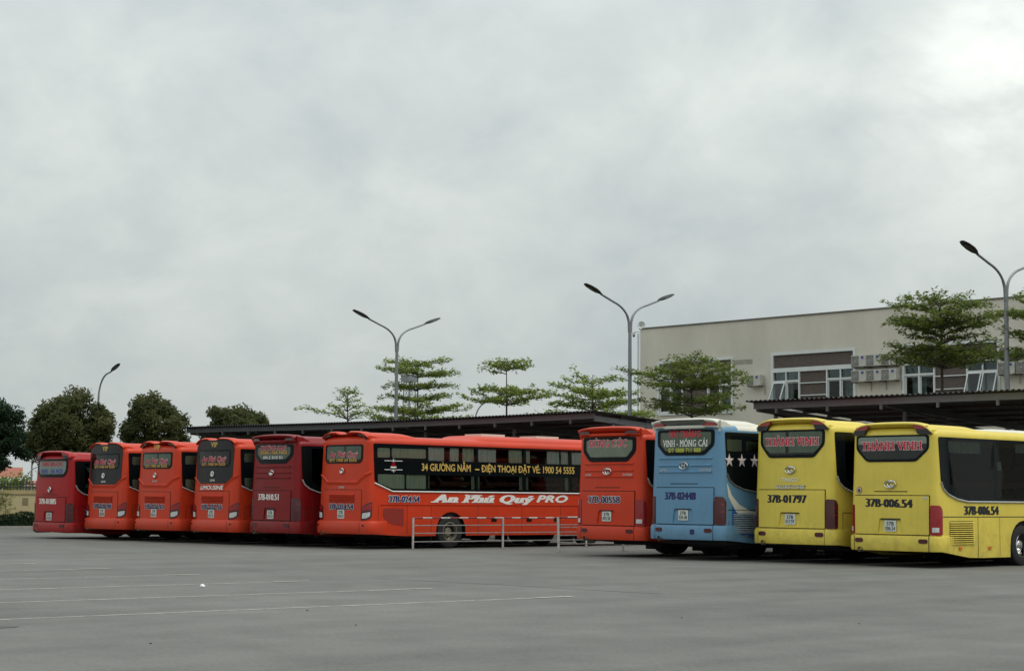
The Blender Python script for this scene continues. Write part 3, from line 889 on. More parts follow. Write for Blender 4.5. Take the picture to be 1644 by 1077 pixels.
def saddle_rear(s, dark_top=False, vip=True):
    """newer rear: tapering window, V crease, louvred lid, slanted lamps, twin-hump spoiler"""
    hw, hb = .90, .80
    z0, z1 = s.t(.688), s.t(.868)
    if dark_top:
        pts = [(-.98, s.t(.56)), (-.70, s.t(.505)), (.66, s.t(.505)), (1.02, s.t(.575)), (1.05, s.t(.90)), (.80, s.t(.972)), (-.80, s.t(.972)), (-1.05, s.t(.90))]
        s.rear('black_rear_panel', round_poly(pts, .06, 3), BLACKP, .011, thick=.012)
    rear_window(s, hw=hw, hb=hb, t0=.685, tm=.72, t1=.868, inner=.07, curt=CURTG, pane=PANE, rad=.08, split=.10)
    # V-shaped crease
    m = MB(); path = [(-1.14, .575), (-.98, .555), (-.72, .50), (.70, .50), (1.0, .565), (1.22, .60)]
    dense = []
    for (a0, f0), (a1, f1) in zip(path, path[1:]):
        for i in range(6): dense.append((a0 + (a1 - a0) * i / 6, s.t(f0 + (f1 - f0) * i / 6)))
    dense.append((path[-1][0], s.t(path[-1][1])))
    for a, z in dense: m.v += [s.surf(a, z + .035, .0), s.surf(a, z + .005, .034), s.surf(a, z - .05, .012), s.surf(a, z - .09, .0)]
    for i in range(len(dense) - 1):
        for j in range(3): q = i * 4 + j; m.f.append((q, q + 4, q + 5, q + 1)); m.m.append(0)
    m.build('crease', s.body, s.root, 25)
    zl0, zl1 = s.t(.125), s.t(.425); lw = .90; zp = s.t(.190)
    o = s.rear('engine_lid', rrect(-lw, lw, zl0, zl1, .02, 2), s.body, .012, thick=.012)
    s.gap_rear([(-lw - .008, zl0), (-lw - .008, zl1 + .008), (lw + .008, zl1 + .008), (lw + .008, zl0)], .014)
    n = 5; za, zb_ = s.t(.305), s.t(.385); h = (zb_ - za) / n
    g = s.rear('louvre_panel', [(-.60, za), (.60, za), (.62, zb_), (-.62, zb_)], GAP if False else s.body, .0135, parent=s.root, thick=0)
    for k in range(n):
        z = za + k * h; mm = MB()
        for i in range(9):
            a = -.60 + 1.2 * i / 8
            mm.v += [s.surf(a, z + h * .92, .012), s.surf(a, z + h * .42, .050), s.surf(a, z + h * .36, .047), s.surf(a, z + h * .40, .0135)]
        for i in range(8):
            for j in range(3): q = i * 4 + j; mm.f.append((q, q + 4, q + 5, q + 1)); mm.m.append(0)
        mm.build('slat', s.body, g, 30)
        s.gap_rear([(-.59, z + h * .26), (.59, z + h * .26)], h * .30, .0145)
    for sg in (1, -1):
        pts = [(.93, s.t(.133)), (1.14, s.t(.140)), (1.27, s.t(.165)), (1.28, s.t(.312)), (1.20, s.t(.305)), (.95, s.t(.265))]
        mid = [(.96, s.t(.150)), (1.13, s.t(.155)), (1.22, s.t(.175)), (1.23, s.t(.215)), (.97, s.t(.200))]
        redp = [(.965, s.t(.222)), (1.25, s.t(.236)), (1.26, s.t(.298)), (1.20, s.t(.293)), (.97, s.t(.257))]
        f = lambda P: P if sg > 0 else [(-x, z) for x, z in reversed(P)]
        lo = s.lens('tail_lamp', f(round_poly(pts, .03, 2)), DREDL, .018)
        s.lens('red_lens', f(redp), REDL, .026, lo); s.lens('clear_lens', f(round_poly(mid, .02, 2)), CLEARL, .026, lo)
        q = rrect(sg * 1.06 - .035, sg * 1.06 + .035, s.t(.075), s.t(.093), .02, 2)
        s.lens('bumper_reflector', q, DREDL, .098)
    s.bumper(s.t(.128), .085)
    s.gap_rear([(.92, s.t(.0) + .06), (.92, s.t(.118))], .012, .092)
    s.exhaust(-.88)
    # twin-hump spoiler
    H = s.H; m = MB(); n = 30; kk = 6
    for i in range(n + 1):
        a = -1.09 + 2.18 * i / n; e = abs(a) / 1.09
        dip = .055 * max(0.0, 1 - (abs(a + .06) / .30) ** 4) if abs(a + .06) < .30 else 0
        dz = -.15 * e ** 6 - dip; dy = .06 * e ** 3 + dip * .9
        m.v += [(a, .85, s.Hb - .05 + dz * .6), (a, .35, H - .01 + dz), (a, .09 + dy, H + .0 + dz), (a, .0 + dy, H - .03 + dz), (a, .005 + dy, H - .055 + dz), (a, .26 + dy, H - .12 + dz)]
    for i in range(n):
        for j in range(kk - 1): q = i * kk + j; m.f.append((q, q + 1, q + kk + 1, q + kk)); m.m.append(0)
    m.f.append(tuple(range(kk))); m.m.append(0); m.f.append(tuple(reversed(range(n * kk, n * kk + kk)))); m.m.append(0)
    m.build('roof_spoiler', s.body, s.root, 45)
    if not dark_top:
        for sg in (1, -1):
            pl = [(sg * .66, s.t(.955)), (sg * .88, s.t(.945)), (sg * .98, s.t(.915)), (sg * 1.01, s.t(.922)), (sg * .92, s.t(.962)), (sg * .68, s.t(.968))]
            if poly_area(pl) < 0: pl = pl[::-1]
            s.lens('spoiler_slot', pl, BLKL, .02)
    s.emblem(s.t(.612), .085, .075, 'c', WHITEP if dark_top else CHROME)
# ------------------------------------------------------------------ ground
def asphalt():
    m = bpy.data.materials.new('worn_asphalt'); m.use_nodes = True
    t = m.node_tree; b = t.nodes['Principled BSDF']
    tcn = t.nodes.new('ShaderNodeTexCoord')
    def nz(sc, det, ro=0.6, stretch=None):
        n = t.nodes.new('ShaderNodeTexNoise'); n.inputs['Scale'].default_value = sc; n.inputs['Detail'].default_value = det; n.inputs['Roughness'].default_value = ro
        src = tcn.outputs['Object']
        if stretch:
            mp = t.nodes.new('ShaderNodeMapping'); mp.inputs['Scale'].default_value = stretch[0]; mp.inputs['Rotation'].default_value = (0, 0, stretch[1])
            t.links.new(src, mp.inputs[0]); src = mp.outputs[0]
        t.links.new(src, n.inputs['Vector']); return n.outputs[0]
    def mth(op, a, c):
        n = t.nodes.new('ShaderNodeMath'); n.operation = op
        for i, x in enumerate((a, c)):
            if isinstance(x, (int, float)): n.inputs[i].default_value = x
            else: t.links.new(x, n.inputs[i])
        return n.outputs[0]
    big = nz(0.11, 4); mid = nz(0.9, 5, 0.65); fine = nz(17, 4, 0.8); trk = nz(0.5, 4, 0.6, ((1.6, 0.12, 1), R(14)))
    v = mth('ADD', mth('MULTIPLY', big, 0.30), mth('ADD', mth('MULTIPLY', mid, 0.22), mth('ADD', mth('MULTIPLY', fine, 0.38), mth('MULTIPLY', trk, 0.20))))
    rp = t.nodes.new('ShaderNodeValToRGB'); t.links.new(v, rp.inputs[0])
    rp.color_ramp.elements[0].position = 0.40; rp.color_ramp.elements[0].color = (0.080, 0.080, 0.073, 1)
    rp.color_ramp.elements[1].position = 0.68; rp.color_ramp.elements[1].color = (0.200, 0.199, 0.184, 1)
    t.links.new(rp.outputs[0], b.inputs['Base Color']); b.inputs['Roughness'].default_value = 0.85
    b.inputs['Specular IOR Level'].default_value = 0.25
    bp = t.nodes.new('ShaderNodeBump'); bp.inputs['Strength'].default_value = 0.25; bp.inputs['Distance'].default_value = 0.01
    t.links.new(fine, bp.inputs['Height']); t.links.new(bp.outputs[0], b.inputs['Normal'])
    return m
ASPH = asphalt()
g = MB(); g.add([(-2500, -300, 0), (1500, -300, 0), (1500, 3000, 0), (-2500, 3000, 0)], [(0, 1, 2, 3)])
tag(g.build('asphalt_ground', ASPH), kind='structure')

def worn_line_mat():
    m = bpy.data.materials.new('worn_road_paint'); m.use_nodes = True
    t = m.node_tree; b = t.nodes['Principled BSDF']; b.inputs['Base Color'].default_value = (0.48, 0.47, 0.40, 1); b.inputs['Roughness'].default_value = 0.8
    tcn = t.nodes.new('ShaderNodeTexCoord'); n = t.nodes.new('ShaderNodeTexNoise'); n.inputs['Scale'].default_value = 2.6; n.inputs['Detail'].default_value = 8; n.inputs['Roughness'].default_value = 0.8
    t.links.new(tcn.outputs['Object'], n.inputs['Vector'])
    mr = t.nodes.new('ShaderNodeMapRange'); t.links.new(n.outputs[0], mr.inputs[0]); mr.inputs[1].default_value = 0.40; mr.inputs[2].default_value = 0.60; mr.inputs[3].default_value = 0.35; mr.inputs[4].default_value = 0.95
    t.links.new(mr.outputs[0], b.inputs['Alpha'])
    return m
LINE = worn_line_mat()
FRESH = mat('fresher_road_paint', (0.52, 0.51, 0.43), rough=0.8, var=0.3, scale=4)
for k, (u0, u1, v1) in enumerate(((-20.75, -20.45, 20.05), (-24.0, -23.58, 19.8), (-27.2, -26.85, 19.65), (-30.35, -30.2, 19.5), (-33.5, -33.5, 19.45), (-36.7, -36.6, 19.4))):
    m = MB(); w_ = .05; v0 = 8.2
    m.add([(u0 - w_, v0, .004), (u0 + w_, v0, .004), (u1 + w_, v1, .004), (u1 - w_, v1, .004)], [(0, 1, 2, 3)])
    o = m.build('parking_line', LINE)
    tag(o, ['nearest painted parking line, running right to mid picture', 'second nearest painted parking line on the asphalt', 'third nearest painted parking line, ending near the white litter', 'fourth painted parking line from the camera', 'fifth painted parking line, faint and short', 'farthest faint parking line at the left edge'][k], 'parking line', 'painted parking bay lines')
    f = MB(); t0 = v1 - .55
    f.add([(u1 - .055, t0, .0075), (u1 + .055, t0, .0075), (u1 + .055, v1 + .25, .0075), (u1 - .055, v1 + .25, .0075)], [(0, 1, 2, 3)])
    f.build('fresh_end', FRESH, o)
m = MB(); pts = [(-27.0, 21.53), (-26.0, 21.75), (-25.2, 21.78), (-24.0, 21.97), (-22.6, 21.98), (-21.0, 22.02), (-20.2, 22.1)]
for (a, b), (c, d) in zip(pts, pts[1:]): m.add([(a, b - .018, .004), (c, d - .018, .004), (c, d + .014, .004), (a, b + .014, .004)], [(0, 1, 2, 3)])
tag(m.build('asphalt_crack', mat('dark_crack', (0.03, 0.03, 0.028), rough=0.9)), kind='structure')
rnd = random.Random(5)
def blob_patch(u, v, ru, rv, mt, name):
    m = MB(); n = 28; ring = []
    for i in range(n):
        a = 2 * math.pi * i / n; k = 1 + .25 * math.sin(3 * a + u) + rnd.uniform(-.12, .12); ring.append((u + ru * k * math.cos(a), v + rv * k * math.sin(a), .004))
    m.add(ring, [tuple(range(n))]); return tag(m.build(name, mt), kind='structure')
STAIN = mat('oil_stain', (0.075, 0.076, 0.068), rough=0.7, var=0.3, scale=3)
blob_patch(-19.75, 9.75, .35, .50, STAIN, 'oil_stain')
# litter
m = MB()
for k in range(26):
    a, b = rnd.uniform(0, 2 * math.pi), rnd.uniform(0, math.pi / 2); r_ = .042 + rnd.uniform(-.012, .018)
    m.v.append((-26.05 + r_ * math.cos(a) * math.cos(b) * 1.4, 17.07 + r_ * math.sin(a) * math.cos(b), .006 + r_ * math.sin(b) * .9))
bm = bmesh.new()
for p in m.v: bm.verts.new(p)
bmesh.ops.convex_hull(bm, input=bm.verts); me = bpy.data.meshes.new('plastic_bag'); bm.to_mesh(me); bm.free(); me.materials.append(mat('white_plastic', (0.75, 0.76, 0.74), rough=0.5))
tag(link('plastic_bag', me), 'crumpled white plastic bag lying on the asphalt at left', 'litter')
pl_ = ['leftmost dark pebble near the nearest parking line', 'dark pebble on open asphalt below the railing', 'dark pebble on asphalt left of picture centre right', 'dark pebble beyond the nearest parking line', 'dark pebble before the blue coach', 'dark pebble before the right-hand yellow coach', 'nearest dark pebble at the bottom of the picture']
DKST = mat('dark_pebble', (0.03, 0.03, 0.03), rough=0.9)
for k, (px, py) in enumerate(((-17.4, 13.6), (-16.0, 17.9), (-13.9, 18.9), (-20.0, 14.8), (-13.2, 24.0), (-9.9, 21.9), (-16.5, 10.2))):
    bm = bmesh.new(); bmesh.ops.create_icosphere(bm, subdivisions=1, radius=.010 + .006 * rnd.random())
    for v_ in bm.verts: v_.co.z *= .6; v_.co += Vector((rnd.uniform(-.006, .006), rnd.uniform(-.006, .006), 0))
    me = bpy.data.meshes.new('pebble'); bm.to_mesh(me); bm.free(); me.materials.append(DKST)
    tag(link('pebble', me, None, (px, py, .004)), pl_[k], 'pebble', 'pebbles on the asphalt')

# platform under the canopies, with a pale kerb
CONC = mat('pale_concrete', (0.34, 0.33, 0.29), rough=0.85, var=0.2, scale=1.2, bump=0.15)
m = MB(); m.box(-72, -12, 47.4, 60.5, 0.0, .15); tag(m.build('platform_pavement', CONC), kind='structure')
m = MB()
m.box(-72, -12, 47.15, 47.398, 0, .17); tag(m.build('platform_kerb', mat('kerb_concrete', (0.46, 0.45, 0.40), rough=0.8, var=0.2)), kind='structure')

# ------------------------------------------------------------------ station building
WALL = mat('beige_render', (0.64, 0.60, 0.515), rough=0.9, var=0.15, scale=0.5, dark=0.4, bump=0.1, bscale=30, stretch=(1, 1, .45), detail=8.0)
FRAME = mat('white_window_frame', (0.66, 0.69, 0.68), rough=0.4, var=0.06)
BROWN = mat('brown_cladding_panel', (0.105, 0.080, 0.070), rough=0.75, var=0.25, scale=5)
WPANE = glass('office_window_pane', (0.58, 0.68, 0.68), 1.0)
ROOM = mat('dim_room', (0.10, 0.11, 0.11), rough=0.9)
VB = 64.4
bld = thing('station_building', 'long beige two-storey station building behind the canopies', 'building', (0, 0, 0))
U0, U1, HT = -60.25, -8.0, 9.78
wins = [(-59.08, -54.37, 5.59, 8.12), (-52.08, -47.44, 5.59, 8.17), (-44.97, -40.27, 5.59, 8.14), (-38.0, -33.3, 5.59, 8.14)]
m = MB()
for t in fill2d([(U0, 0), (U1, 0), (U1, HT), (U0, HT)], [[(a, c), (b, c), (b, d), (a, d)] for a, b, c, d in wins]):
    m.add([(x, VB, z) for x, z in t], [(0, 1, 2)])
for a, b, c, d in wins:
    for p, q in (((a, c), (b, c)), ((b, c), (b, d)), ((b, d), (a, d)), ((a, d), (a, c))):
        m.add([(p[0], VB, p[1]), (q[0], VB, q[1]), (q[0], VB + .22, q[1]), (p[0], VB + .22, p[1])], [(0, 1, 2, 3)])
m.add([(U0, VB, 0), (U0, VB, HT), (U0, VB + 16, HT), (U0, VB + 16, 0)], [(0, 1, 2, 3)])
m.add([(U1, VB, 0), (U1, VB + 16, 0), (U1, VB + 16, HT), (U1, VB, HT)], [(0, 1, 2, 3)])
m.add([(U0, VB + 16, 0), (U0, VB + 16, HT), (U1, VB + 16, HT), (U1, VB + 16, 0)], [(0, 1, 2, 3)])
m.add([(U0, VB, HT - .4), (U1, VB, HT - .4), (U1, VB + 16, HT - .4), (U0, VB + 16, HT - .4)], [(0, 1, 2, 3)])
m.build('wall', WALL, bld)
m = MB(); m.box(U0 - .04, U1, VB - .05, VB + .25, HT + .002, HT + .065); m.box(U0 - .04, U0 + .22, VB + .252, VB + 16, HT + .002, HT + .065)
m.build('parapet_coping', mat('dark_coping', (0.14, 0.13, 0.11), rough=0.8, var=0.3), bld)
m = MB(); m.box(U0 + .02, U1, VB + 3.0, VB + 3.1, 4.6, 9.2); m.box(U0 + .02, U1, VB + .23, VB + 3.0, 5.3, 5.4); m.build('room_back', ROOM, bld)
m = MB(); m.tube([(U0 - .09, VB - .05, 0), (U0 - .09, VB - .05, HT - .2)], .055, 8); m.build('downpipe', mat('white_pvc', (0.72, 0.74, 0.74), rough=0.4), bld, 60)
m = MB(); m.box(-54.33, -53.2, VB - .006, VB - .001, 7.76, 7.98); m.build('plaster_patch', mat('grey_render_patch', (0.33, 0.31, 0.26), rough=0.9, var=0.15, scale=3), bld)
WCURT = mat('office_curtain', (0.58, 0.62, 0.60), rough=0.9, var=0.25, scale=2, stretch=(9, 1, .5))
def window_unit(a, b, c, d, open_left=False, open_right=False):
    w = thing_part('window', bld)
    fr = MB(); y0, y1 = VB - .035, VB + .12; th = .10
    fr.box(a - .03, a + th, y0, y1, c - .03, d + .03); fr.box(b - th, b + .03, y0, y1, c - .03, d + .03)
    fr.box(a + th, b - th, y0 + .002, y1, d - .10, d + .03); fr.box(a + th, b - th, y0 - .04, y1, c - .06, c + .07)
    zb0, zb1 = 7.29, 7.48
    fr.box(a + th, b - th, y0 + .004, y1, zb0, zb1)
    i0, i1 = a + th, b - th; cl, cr_ = i0 + 1.46, i1 - 1.44
    for x in (cl, cr_): fr.box(x - .035, x + .035, y0 + .02, y1, c + .07, zb0)
    for p, q in ((i0, cl - .035), (cr_ + .035, i1)):
        fr.box(p, q, y0 + .024, y1, 6.84, 6.92); mid = (p + q) / 2
        fr.box(mid - .03, mid + .03, y0 + .028, y1, 6.92, zb0)
        fr.box(mid - .035, mid + .035, y0 + .028, y1, c + .07, 6.84)
    for z in (6.76, 6.21): fr.box(cl + .035, cr_ - .035, y0 + .026, y1, z - .02, z + .02)
    fr.build('frame', FRAME, w)
    pn = MB(); pn.box(i0, i1, VB + .06, VB + .10, zb1, d - .10); pn.build('brown_panel', BROWN, w)
    for z0, z1 in ((c + .07, 6.19), (6.23, 6.74), (6.78, zb0)):
        pn = MB(); pn.box(cl + .035, cr_ - .035, VB + .06, VB + .10, z0, z1); pn.build('brown_panel', BROWN, w)
    sashes = []
    for si, (p, q) in enumerate(((i0, cl - .035), (cr_ + .035, i1))):
        mid = (p + q) / 2
        for x0, x1 in ((p, mid - .03), (mid + .03, q)):
            g_ = MB(); g_.box(x0, x1, VB + .07, VB + .078, 6.92, zb0); g_.build('pane', WPANE, w)
        for k, (x0, x1) in enumerate(((p, mid - .035), (mid + .035, q))):
            is_open = (open_left and si == 0 and k == 0) or (open_right and si == 1)
            tilt = R(24 if open_left else 20) if is_open else 0
            def P(x, dz, y): return (x, VB - .03 + y - math.sin(tilt) * dz if is_open else VB + .05 + y, 6.84 - math.cos(tilt) * dz)
            hgt = 6.84 - (c + .07)
            so = MB()
            for e0, e1, f0, f1 in ((x0, x0 + .05, 0, hgt), (x1 - .05, x1, 0, hgt), (x0 + .05, x1 - .05, 0, .05), (x0 + .05, x1 - .05, hgt - .06, hgt)):
                vv = [P(e0, f0, 0), P(e1, f0, 0), P(e1, f1, 0), P(e0, f1, 0), P(e0, f0, .04), P(e1, f0, .04), P(e1, f1, .04), P(e0, f1, .04)]
                so.add(vv, [(3, 2, 1, 0), (4, 5, 6, 7), (0, 1, 5, 4), (1, 2, 6, 5), (2, 3, 7, 6), (3, 0, 4, 7)])
            sob = so.build('sash', FRAME, w)
            gg = MB(); gg.add([P(x0 + .05, .05, .02), P(x1 - .05, .05, .02), P(x1 - .05, hgt - .06, .02), P(x0 + .05, hgt - .06, .02)], [(3, 2, 1, 0)]); gg.build('pane', WPANE, sob) if False else gg.build('pane', WPANE, w)
        # curtain behind half of each casement pair
        cm = MB(); x0, x1 = (p + .05, mid + .1) if si == 0 else (mid - .05, q - .03); n = 24; cols = []
        for i in range(n + 1):
            x = x0 + (x1 - x0) * i / n; yy = VB + .45 + .04 * math.sin(x * 28); cols.append(((x, yy, c), (x, yy, 7.3)))
        for (e, f), (g2, h2) in zip(cols, cols[1:]): cm.add([e, g2, h2, f], [(0, 1, 2, 3)])
        cm.build('curtain', WCURT, w, 60)
def thing_part(name, parent):
    o = link(name, None, parent); o.empty_display_size = .3; return o
window_unit(*wins[0]); window_unit(*wins[1], open_left=True); window_unit(*wins[2], open_right=True); window_unit(*wins[3])

ACW = mat('aged_white_enamel', (0.50, 0.49, 0.44), rough=0.5, var=0.15, scale=4)
ACD = mat('fan_grille_grey', (0.16, 0.16, 0.145), rough=0.6, var=0.2)
ACB = mat('blue_label', (0.05, 0.07, 0.25), rough=0.5)
def ac_unit():
    root = thing('air_conditioner_unit', '', 'air conditioner')
    w, h, d = .78, .50, .30
    m = MB(); m.box(0, w, -d, 0, 0, h); o = m.build('casing', ACW, root)
    bv = o.modifiers.new('bevel', 'BEVEL'); bv.width = .015; bv.segments = 2
    m = MB(); m.box(.03, .40, -d - .012, -d - .001, .04, h - .04); go = m.build('fan_grille', ACD, root)
    m = MB(); M = Matrix.Translation((.215, -d - .014, h / 2)) @ Matrix.Rotation(R(90), 4, 'X')
    for r_ in (.05, .11, .165): m.tube([M @ Vector((r_ * math.cos(2 * math.pi * k / 20), r_ * math.sin(2 * math.pi * k / 20), 0)) for k in range(21)], .006, 5)
    m.lathe([(.028, 0), (.028, .012)], 12, M); m.build('fan_guard', ACW, go)
    m = MB(); m.box(.53, .66, -d - .006, -d - .001, h - .17, h - .06); m.build('label_plate', ACB, root)
    m = MB(); m.box(.05, .09, -d - .02, .02, -.045, -.001); m.build('bracket', mat('rusty_bracket', (0.10, 0.085, 0.07), rough=0.8), root)
    m = MB(); m.box(.68, .72, -d - .02, .02, -.045, -.001); m.build('bracket', mat('rusty_bracket', (0.10, 0.085, 0.07), rough=0.8), root)
    m = MB(); m.tube([(w - .02, -.12, .1), (w + .06, -.1, .08), (w + .07, -.02, -.05), (w + .05, .0, -.4)], .02, 6); m.build('pipe', mat('lagging', (0.30, 0.29, 0.26), rough=0.9), root, 60)
    return root
ac0 = ac_unit()
grid_lab = {(0, 0): 'air conditioner, upper left of the six-unit cluster by the window', (1, 0): 'air conditioner, upper middle of the six-unit cluster', (2, 0): 'air conditioner, upper right of the six-unit cluster beside the tree',
            (0, 1): 'air conditioner, lower left of the six-unit cluster by the window', (1, 1): 'air conditioner, lower middle of the six-unit cluster', (2, 1): 'air conditioner, lower right of the six-unit cluster'}
spots = [(-53.26, 6.72, 'single air conditioner on the wall between first and second window'), (-56.2, 7.50, 'air conditioner in front of the leftmost window, behind the tree')]
for i, u in enumerate((-47.40, -46.62, -45.84)):
    for j, z in enumerate((7.32, 6.67)): spots.append((u, z, grid_lab[(i, j)]))
spots += [(-40.05, 7.30, 'air conditioner high on the wall just behind the right lamp post'), (-40.15, 6.68, 'air conditioner below another, behind the right lamp post'), (-39.28, 6.68, 'air conditioner at the right picture edge beside the lamp post')]
for k, (u, z, lab) in enumerate(spots):
    o = ac0 if k == 0 else copy_tree(ac0)
    o.location = (u, VB - .06, z); o['label'] = lab; o['group'] = 'air conditioners on the building wall'

# floodlight and camera on the corner
f = thing('security_camera', 'small dome camera on a bracket at the building corner', 'camera', (-60.35, VB - .05, 9.66))
m = MB(); m.tube([(.1, 0, 0), (-.22, -.05, .02)], .022, 8); m.build('bracket', FRAME, f, 60)
m = MB(); m.lathe([(.02, .02), (.075, .0), (.08, -.12), (.065, -.16)], 14, Matrix.Translation((-.24, -.05, 0))); m.build('housing', FRAME, f, 50)
m = MB(); m.lathe([(.062, -.161), (.055, -.21), (.03, -.235), (.001, -.24)], 14, Matrix.Translation((-.24, -.05, 0)), cap=False); m.build('dome', BLKL, f, 60)
f = thing('horn_loudspeaker', 'pale horn loudspeaker on the building parapet corner', 'loudspeaker', (-60.2, VB - .02, 9.86))
M = Matrix.Rotation(R(62), 4, 'Z') @ Matrix.Rotation(R(90), 4, 'X')
m = MB(); m.lathe([(.05, -.22), (.06, -.1), (.10, .0), (.17, .10), (.19, .12), (.165, .10), (.05, -.05), (.001, -.06)], 18, Matrix.Translation((0, 0, .12)) @ M, cap=False); m.build('horn', FRAME, f, 50)
m = MB(); m.lathe([(.045, -.34), (.07, -.32), (.07, -.20), (.05, -.19)], 14, Matrix.Translation((0, 0, .12)) @ M); m.build('driver', ACW, f, 50)
m = MB(); m.tube([(0, 0, -.03), (0, 0, .1)], .02, 6); m.build('stand', ACW, f)

# ------------------------------------------------------------------ canopies
ROOF = mat('shade_dark_sheet_roof', (0.022, 0.023, 0.026), rough=0.7, var=0.35, scale=0.8)  # near-black colour carries the shade under the roof sheet
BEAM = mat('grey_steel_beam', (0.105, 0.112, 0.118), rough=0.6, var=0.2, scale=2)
SHADEBEAM = mat('shade_steel_beam', (0.014, 0.014, 0.015), rough=0.6, var=0.2)  # beam steel darkened to paint in the shade under the canopy
def canopy(label, u0, u1, v0, v1, z0, slope, post_u, sag=None):
    c = thing('canopy', label, 'canopy')
    zf = lambda u: z0 + (sag(u) if sag else 0)
    m = MB(); per = .19; n = int((u1 - u0) / per * 4)
    for i in range(n + 1):
        u = u0 + (u1 - u0) * i / n; cz = .022 * (1 if i % 4 in (1, 2) else -1)
        for k, v in enumerate((v0 - .28, (v0 + v1) / 2, v1)):
            m.v.append((u, v, zf(u) - (v - v0) * slope + cz + .03))
    for i in range(n):
        for k in range(2): a = i * 3 + k; m.f.append((a, a + 3, a + 4, a + 1)); m.m.append(0)
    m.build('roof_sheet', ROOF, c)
    m = MB(); ns = 10
    for i in range(ns):
        a, b = u0 + .15 + (u1 - u0 - .3) * i / ns, u0 + .15 + (u1 - u0 - .3) * (i + 1) / ns
        m.bar((a, v0, zf(a) - .115), (b, v0, zf(b) - .115), .07, .20)
    m.build('front_beam', BEAM, c)
    nv = int((v1 - v0) / 1.35)
    for k in range(1, nv + 1):
        v = v0 + k * 1.35; p = MB()
        for i in range(4):
            a, b = u0 + .05 + (u1 - u0 - .1) * i / 4, u0 + .05 + (u1 - u0 - .1) * (i + 1) / 4
            p.bar((a, v, zf(a) - (v - v0) * slope - .045), (b, v, zf(b) - (v - v0) * slope - .045), .06, .08)
        p.build('purlin', SHADEBEAM, c)
    for i, u in enumerate(post_u):
        zz = zf(u)
        r_ = MB(); r_.bar((u, v0 + .04, zz - .20), (u, v1 - .1, zz - (v1 - v0) * slope - .20), .10, .20); r_.build('rafter', BEAM if i in (0, len(post_u) - 1) else SHADEBEAM, c)
        t_ = MB(); t_.bar((u + .02, v0 + .9, zz - .36), (u + .02, v0 + 5.5, zz - .86), .07, .07); t_.build('brace', SHADEBEAM, c)
        for v in (v0 + 1.0, v1 - 1.4):
            p = MB(); p.bar((u, v, 0), (u, v, zz - (v - v0) * slope - .30), .10, .10); p.build('post', BEAM, c)
    # short hanger tabs under the front beam
    k = u0 + 1.1
    while k < u1 - .4:
        h = MB(); h.box(k - .04, k + .04, v0 - .06, v0 + .02, zf(k) - .37, zf(k) - .217); h.build('hanger', BEAM, c); k += 2.05
    return c
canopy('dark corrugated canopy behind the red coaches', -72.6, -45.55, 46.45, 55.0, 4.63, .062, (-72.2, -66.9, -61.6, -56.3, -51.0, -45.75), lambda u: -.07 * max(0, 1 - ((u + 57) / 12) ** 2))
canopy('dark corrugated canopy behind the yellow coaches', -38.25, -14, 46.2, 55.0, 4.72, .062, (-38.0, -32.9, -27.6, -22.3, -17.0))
# low shrubs that show under the right canopy are planted further down, with the trees

# ------------------------------------------------------------------ lamp posts
GALV = mat('galvanised_steel', (0.235, 0.25, 0.255), rough=0.45, metal=0.35, var=0.15)
LAMPD = mat('dark_lamp_housing', (0.010, 0.011, 0.012), rough=0.5)
LENSG = mat('lamp_lens', (0.05, 0.05, 0.05), rough=0.2)
def lamp_head(parent, p, d, ln=1.05):
    """flattened cobra head starting at p and pointing along d"""
    p, d = Vector(p), Vector(d).normalized(); x = d.cross(Vector((0, 0, 1))).normalized(); y = x.cross(d)
    m = MB(); n = 12; prof = [(0, .045, .045), (.10, .06, .055), (.2, .13, .08), (.45, .19, .09), (.75, .175, .075), (.95, .11, .05), (1.0, .02, .015)]
    for t, w, h in prof:
        for k in range(n):
            a = 2 * math.pi * k / n; m.v.append(tuple(p + d * (t * ln) + x * (w * math.cos(a)) + y * (h * math.sin(a) * (1 if math.sin(a) > 0 else .55))))
    for i in range(len(prof) - 1):
        for k in range(n): m.f.append((i * n + k, i * n + (k + 1) % n, (i + 1) * n + (k + 1) % n, (i + 1) * n + k)); m.m.append(0)
    m.f.append(tuple(reversed(range(n)))); m.m.append(0); m.f.append(tuple(range((len(prof) - 1) * n, len(prof) * n))); m.m.append(0)
    o = m.build('lamp_head', LAMPD, parent, 50)
    l = MB(); l.v = [tuple(p + d * (t * ln) + x * (w * s_) - y * .045) for t, w in ((.25, .09), (.5, .12), (.8, .09)) for s_ in (-1, 1)]
    l.f = [(0, 1, 3, 2), (2, 3, 5, 4)]; l.m = [0, 0]; l.build('lens', LENSG, o)
def double_lamp(u, label):
    r = thing('street_lamp', label, 'street lamp', (u, 55, 0), 0, 'double-arm street lamps')
    m = MB(); m.tube([(0, 0, .15), (0, 0, .6), (0, 0, 8.75)], [.115, .11, .072], 12); m.build('pole', GALV, r, 60)
    m = MB(); m.box(-.22, .22, -.22, .22, .15, .18); m.build('base_plate', GALV, r)
    m = MB(); m.tube([(0, 0, 6.55), (0, 0, 6.75)], .085, 12); m.build('collar', GALV, r, 60)
    for sg in (-1, 1):
        path = [(0, sg * .05, 8.5), (0, sg * .07, 8.9)]
        for k in range(0, 9):
            a = R(10 + 56 * k / 8); path.append((0, sg * (.08 + 1.0 * (1 - math.cos(a)) * 1.55), 8.88 + 1.0 * math.sin(a) * .90))
        e = path[-1]; path.append((0, sg * (abs(e[1]) + .75), e[2] + .26))
        m = MB(); m.tube(path, [.055] * 4 + [.045] * (len(path) - 4), 10); m.build('arm', GALV, r, 60)
        e = path[-1]; lamp_head(r, (0, e[1] - sg * .05, e[2] - .01), (0, sg * 1, .36), 1.08)
    return r
double_lamp(-67.5, 'tall double-arm street lamp behind the long red coach')
double_lamp(-52.05, 'tall double-arm street lamp beside the building corner')
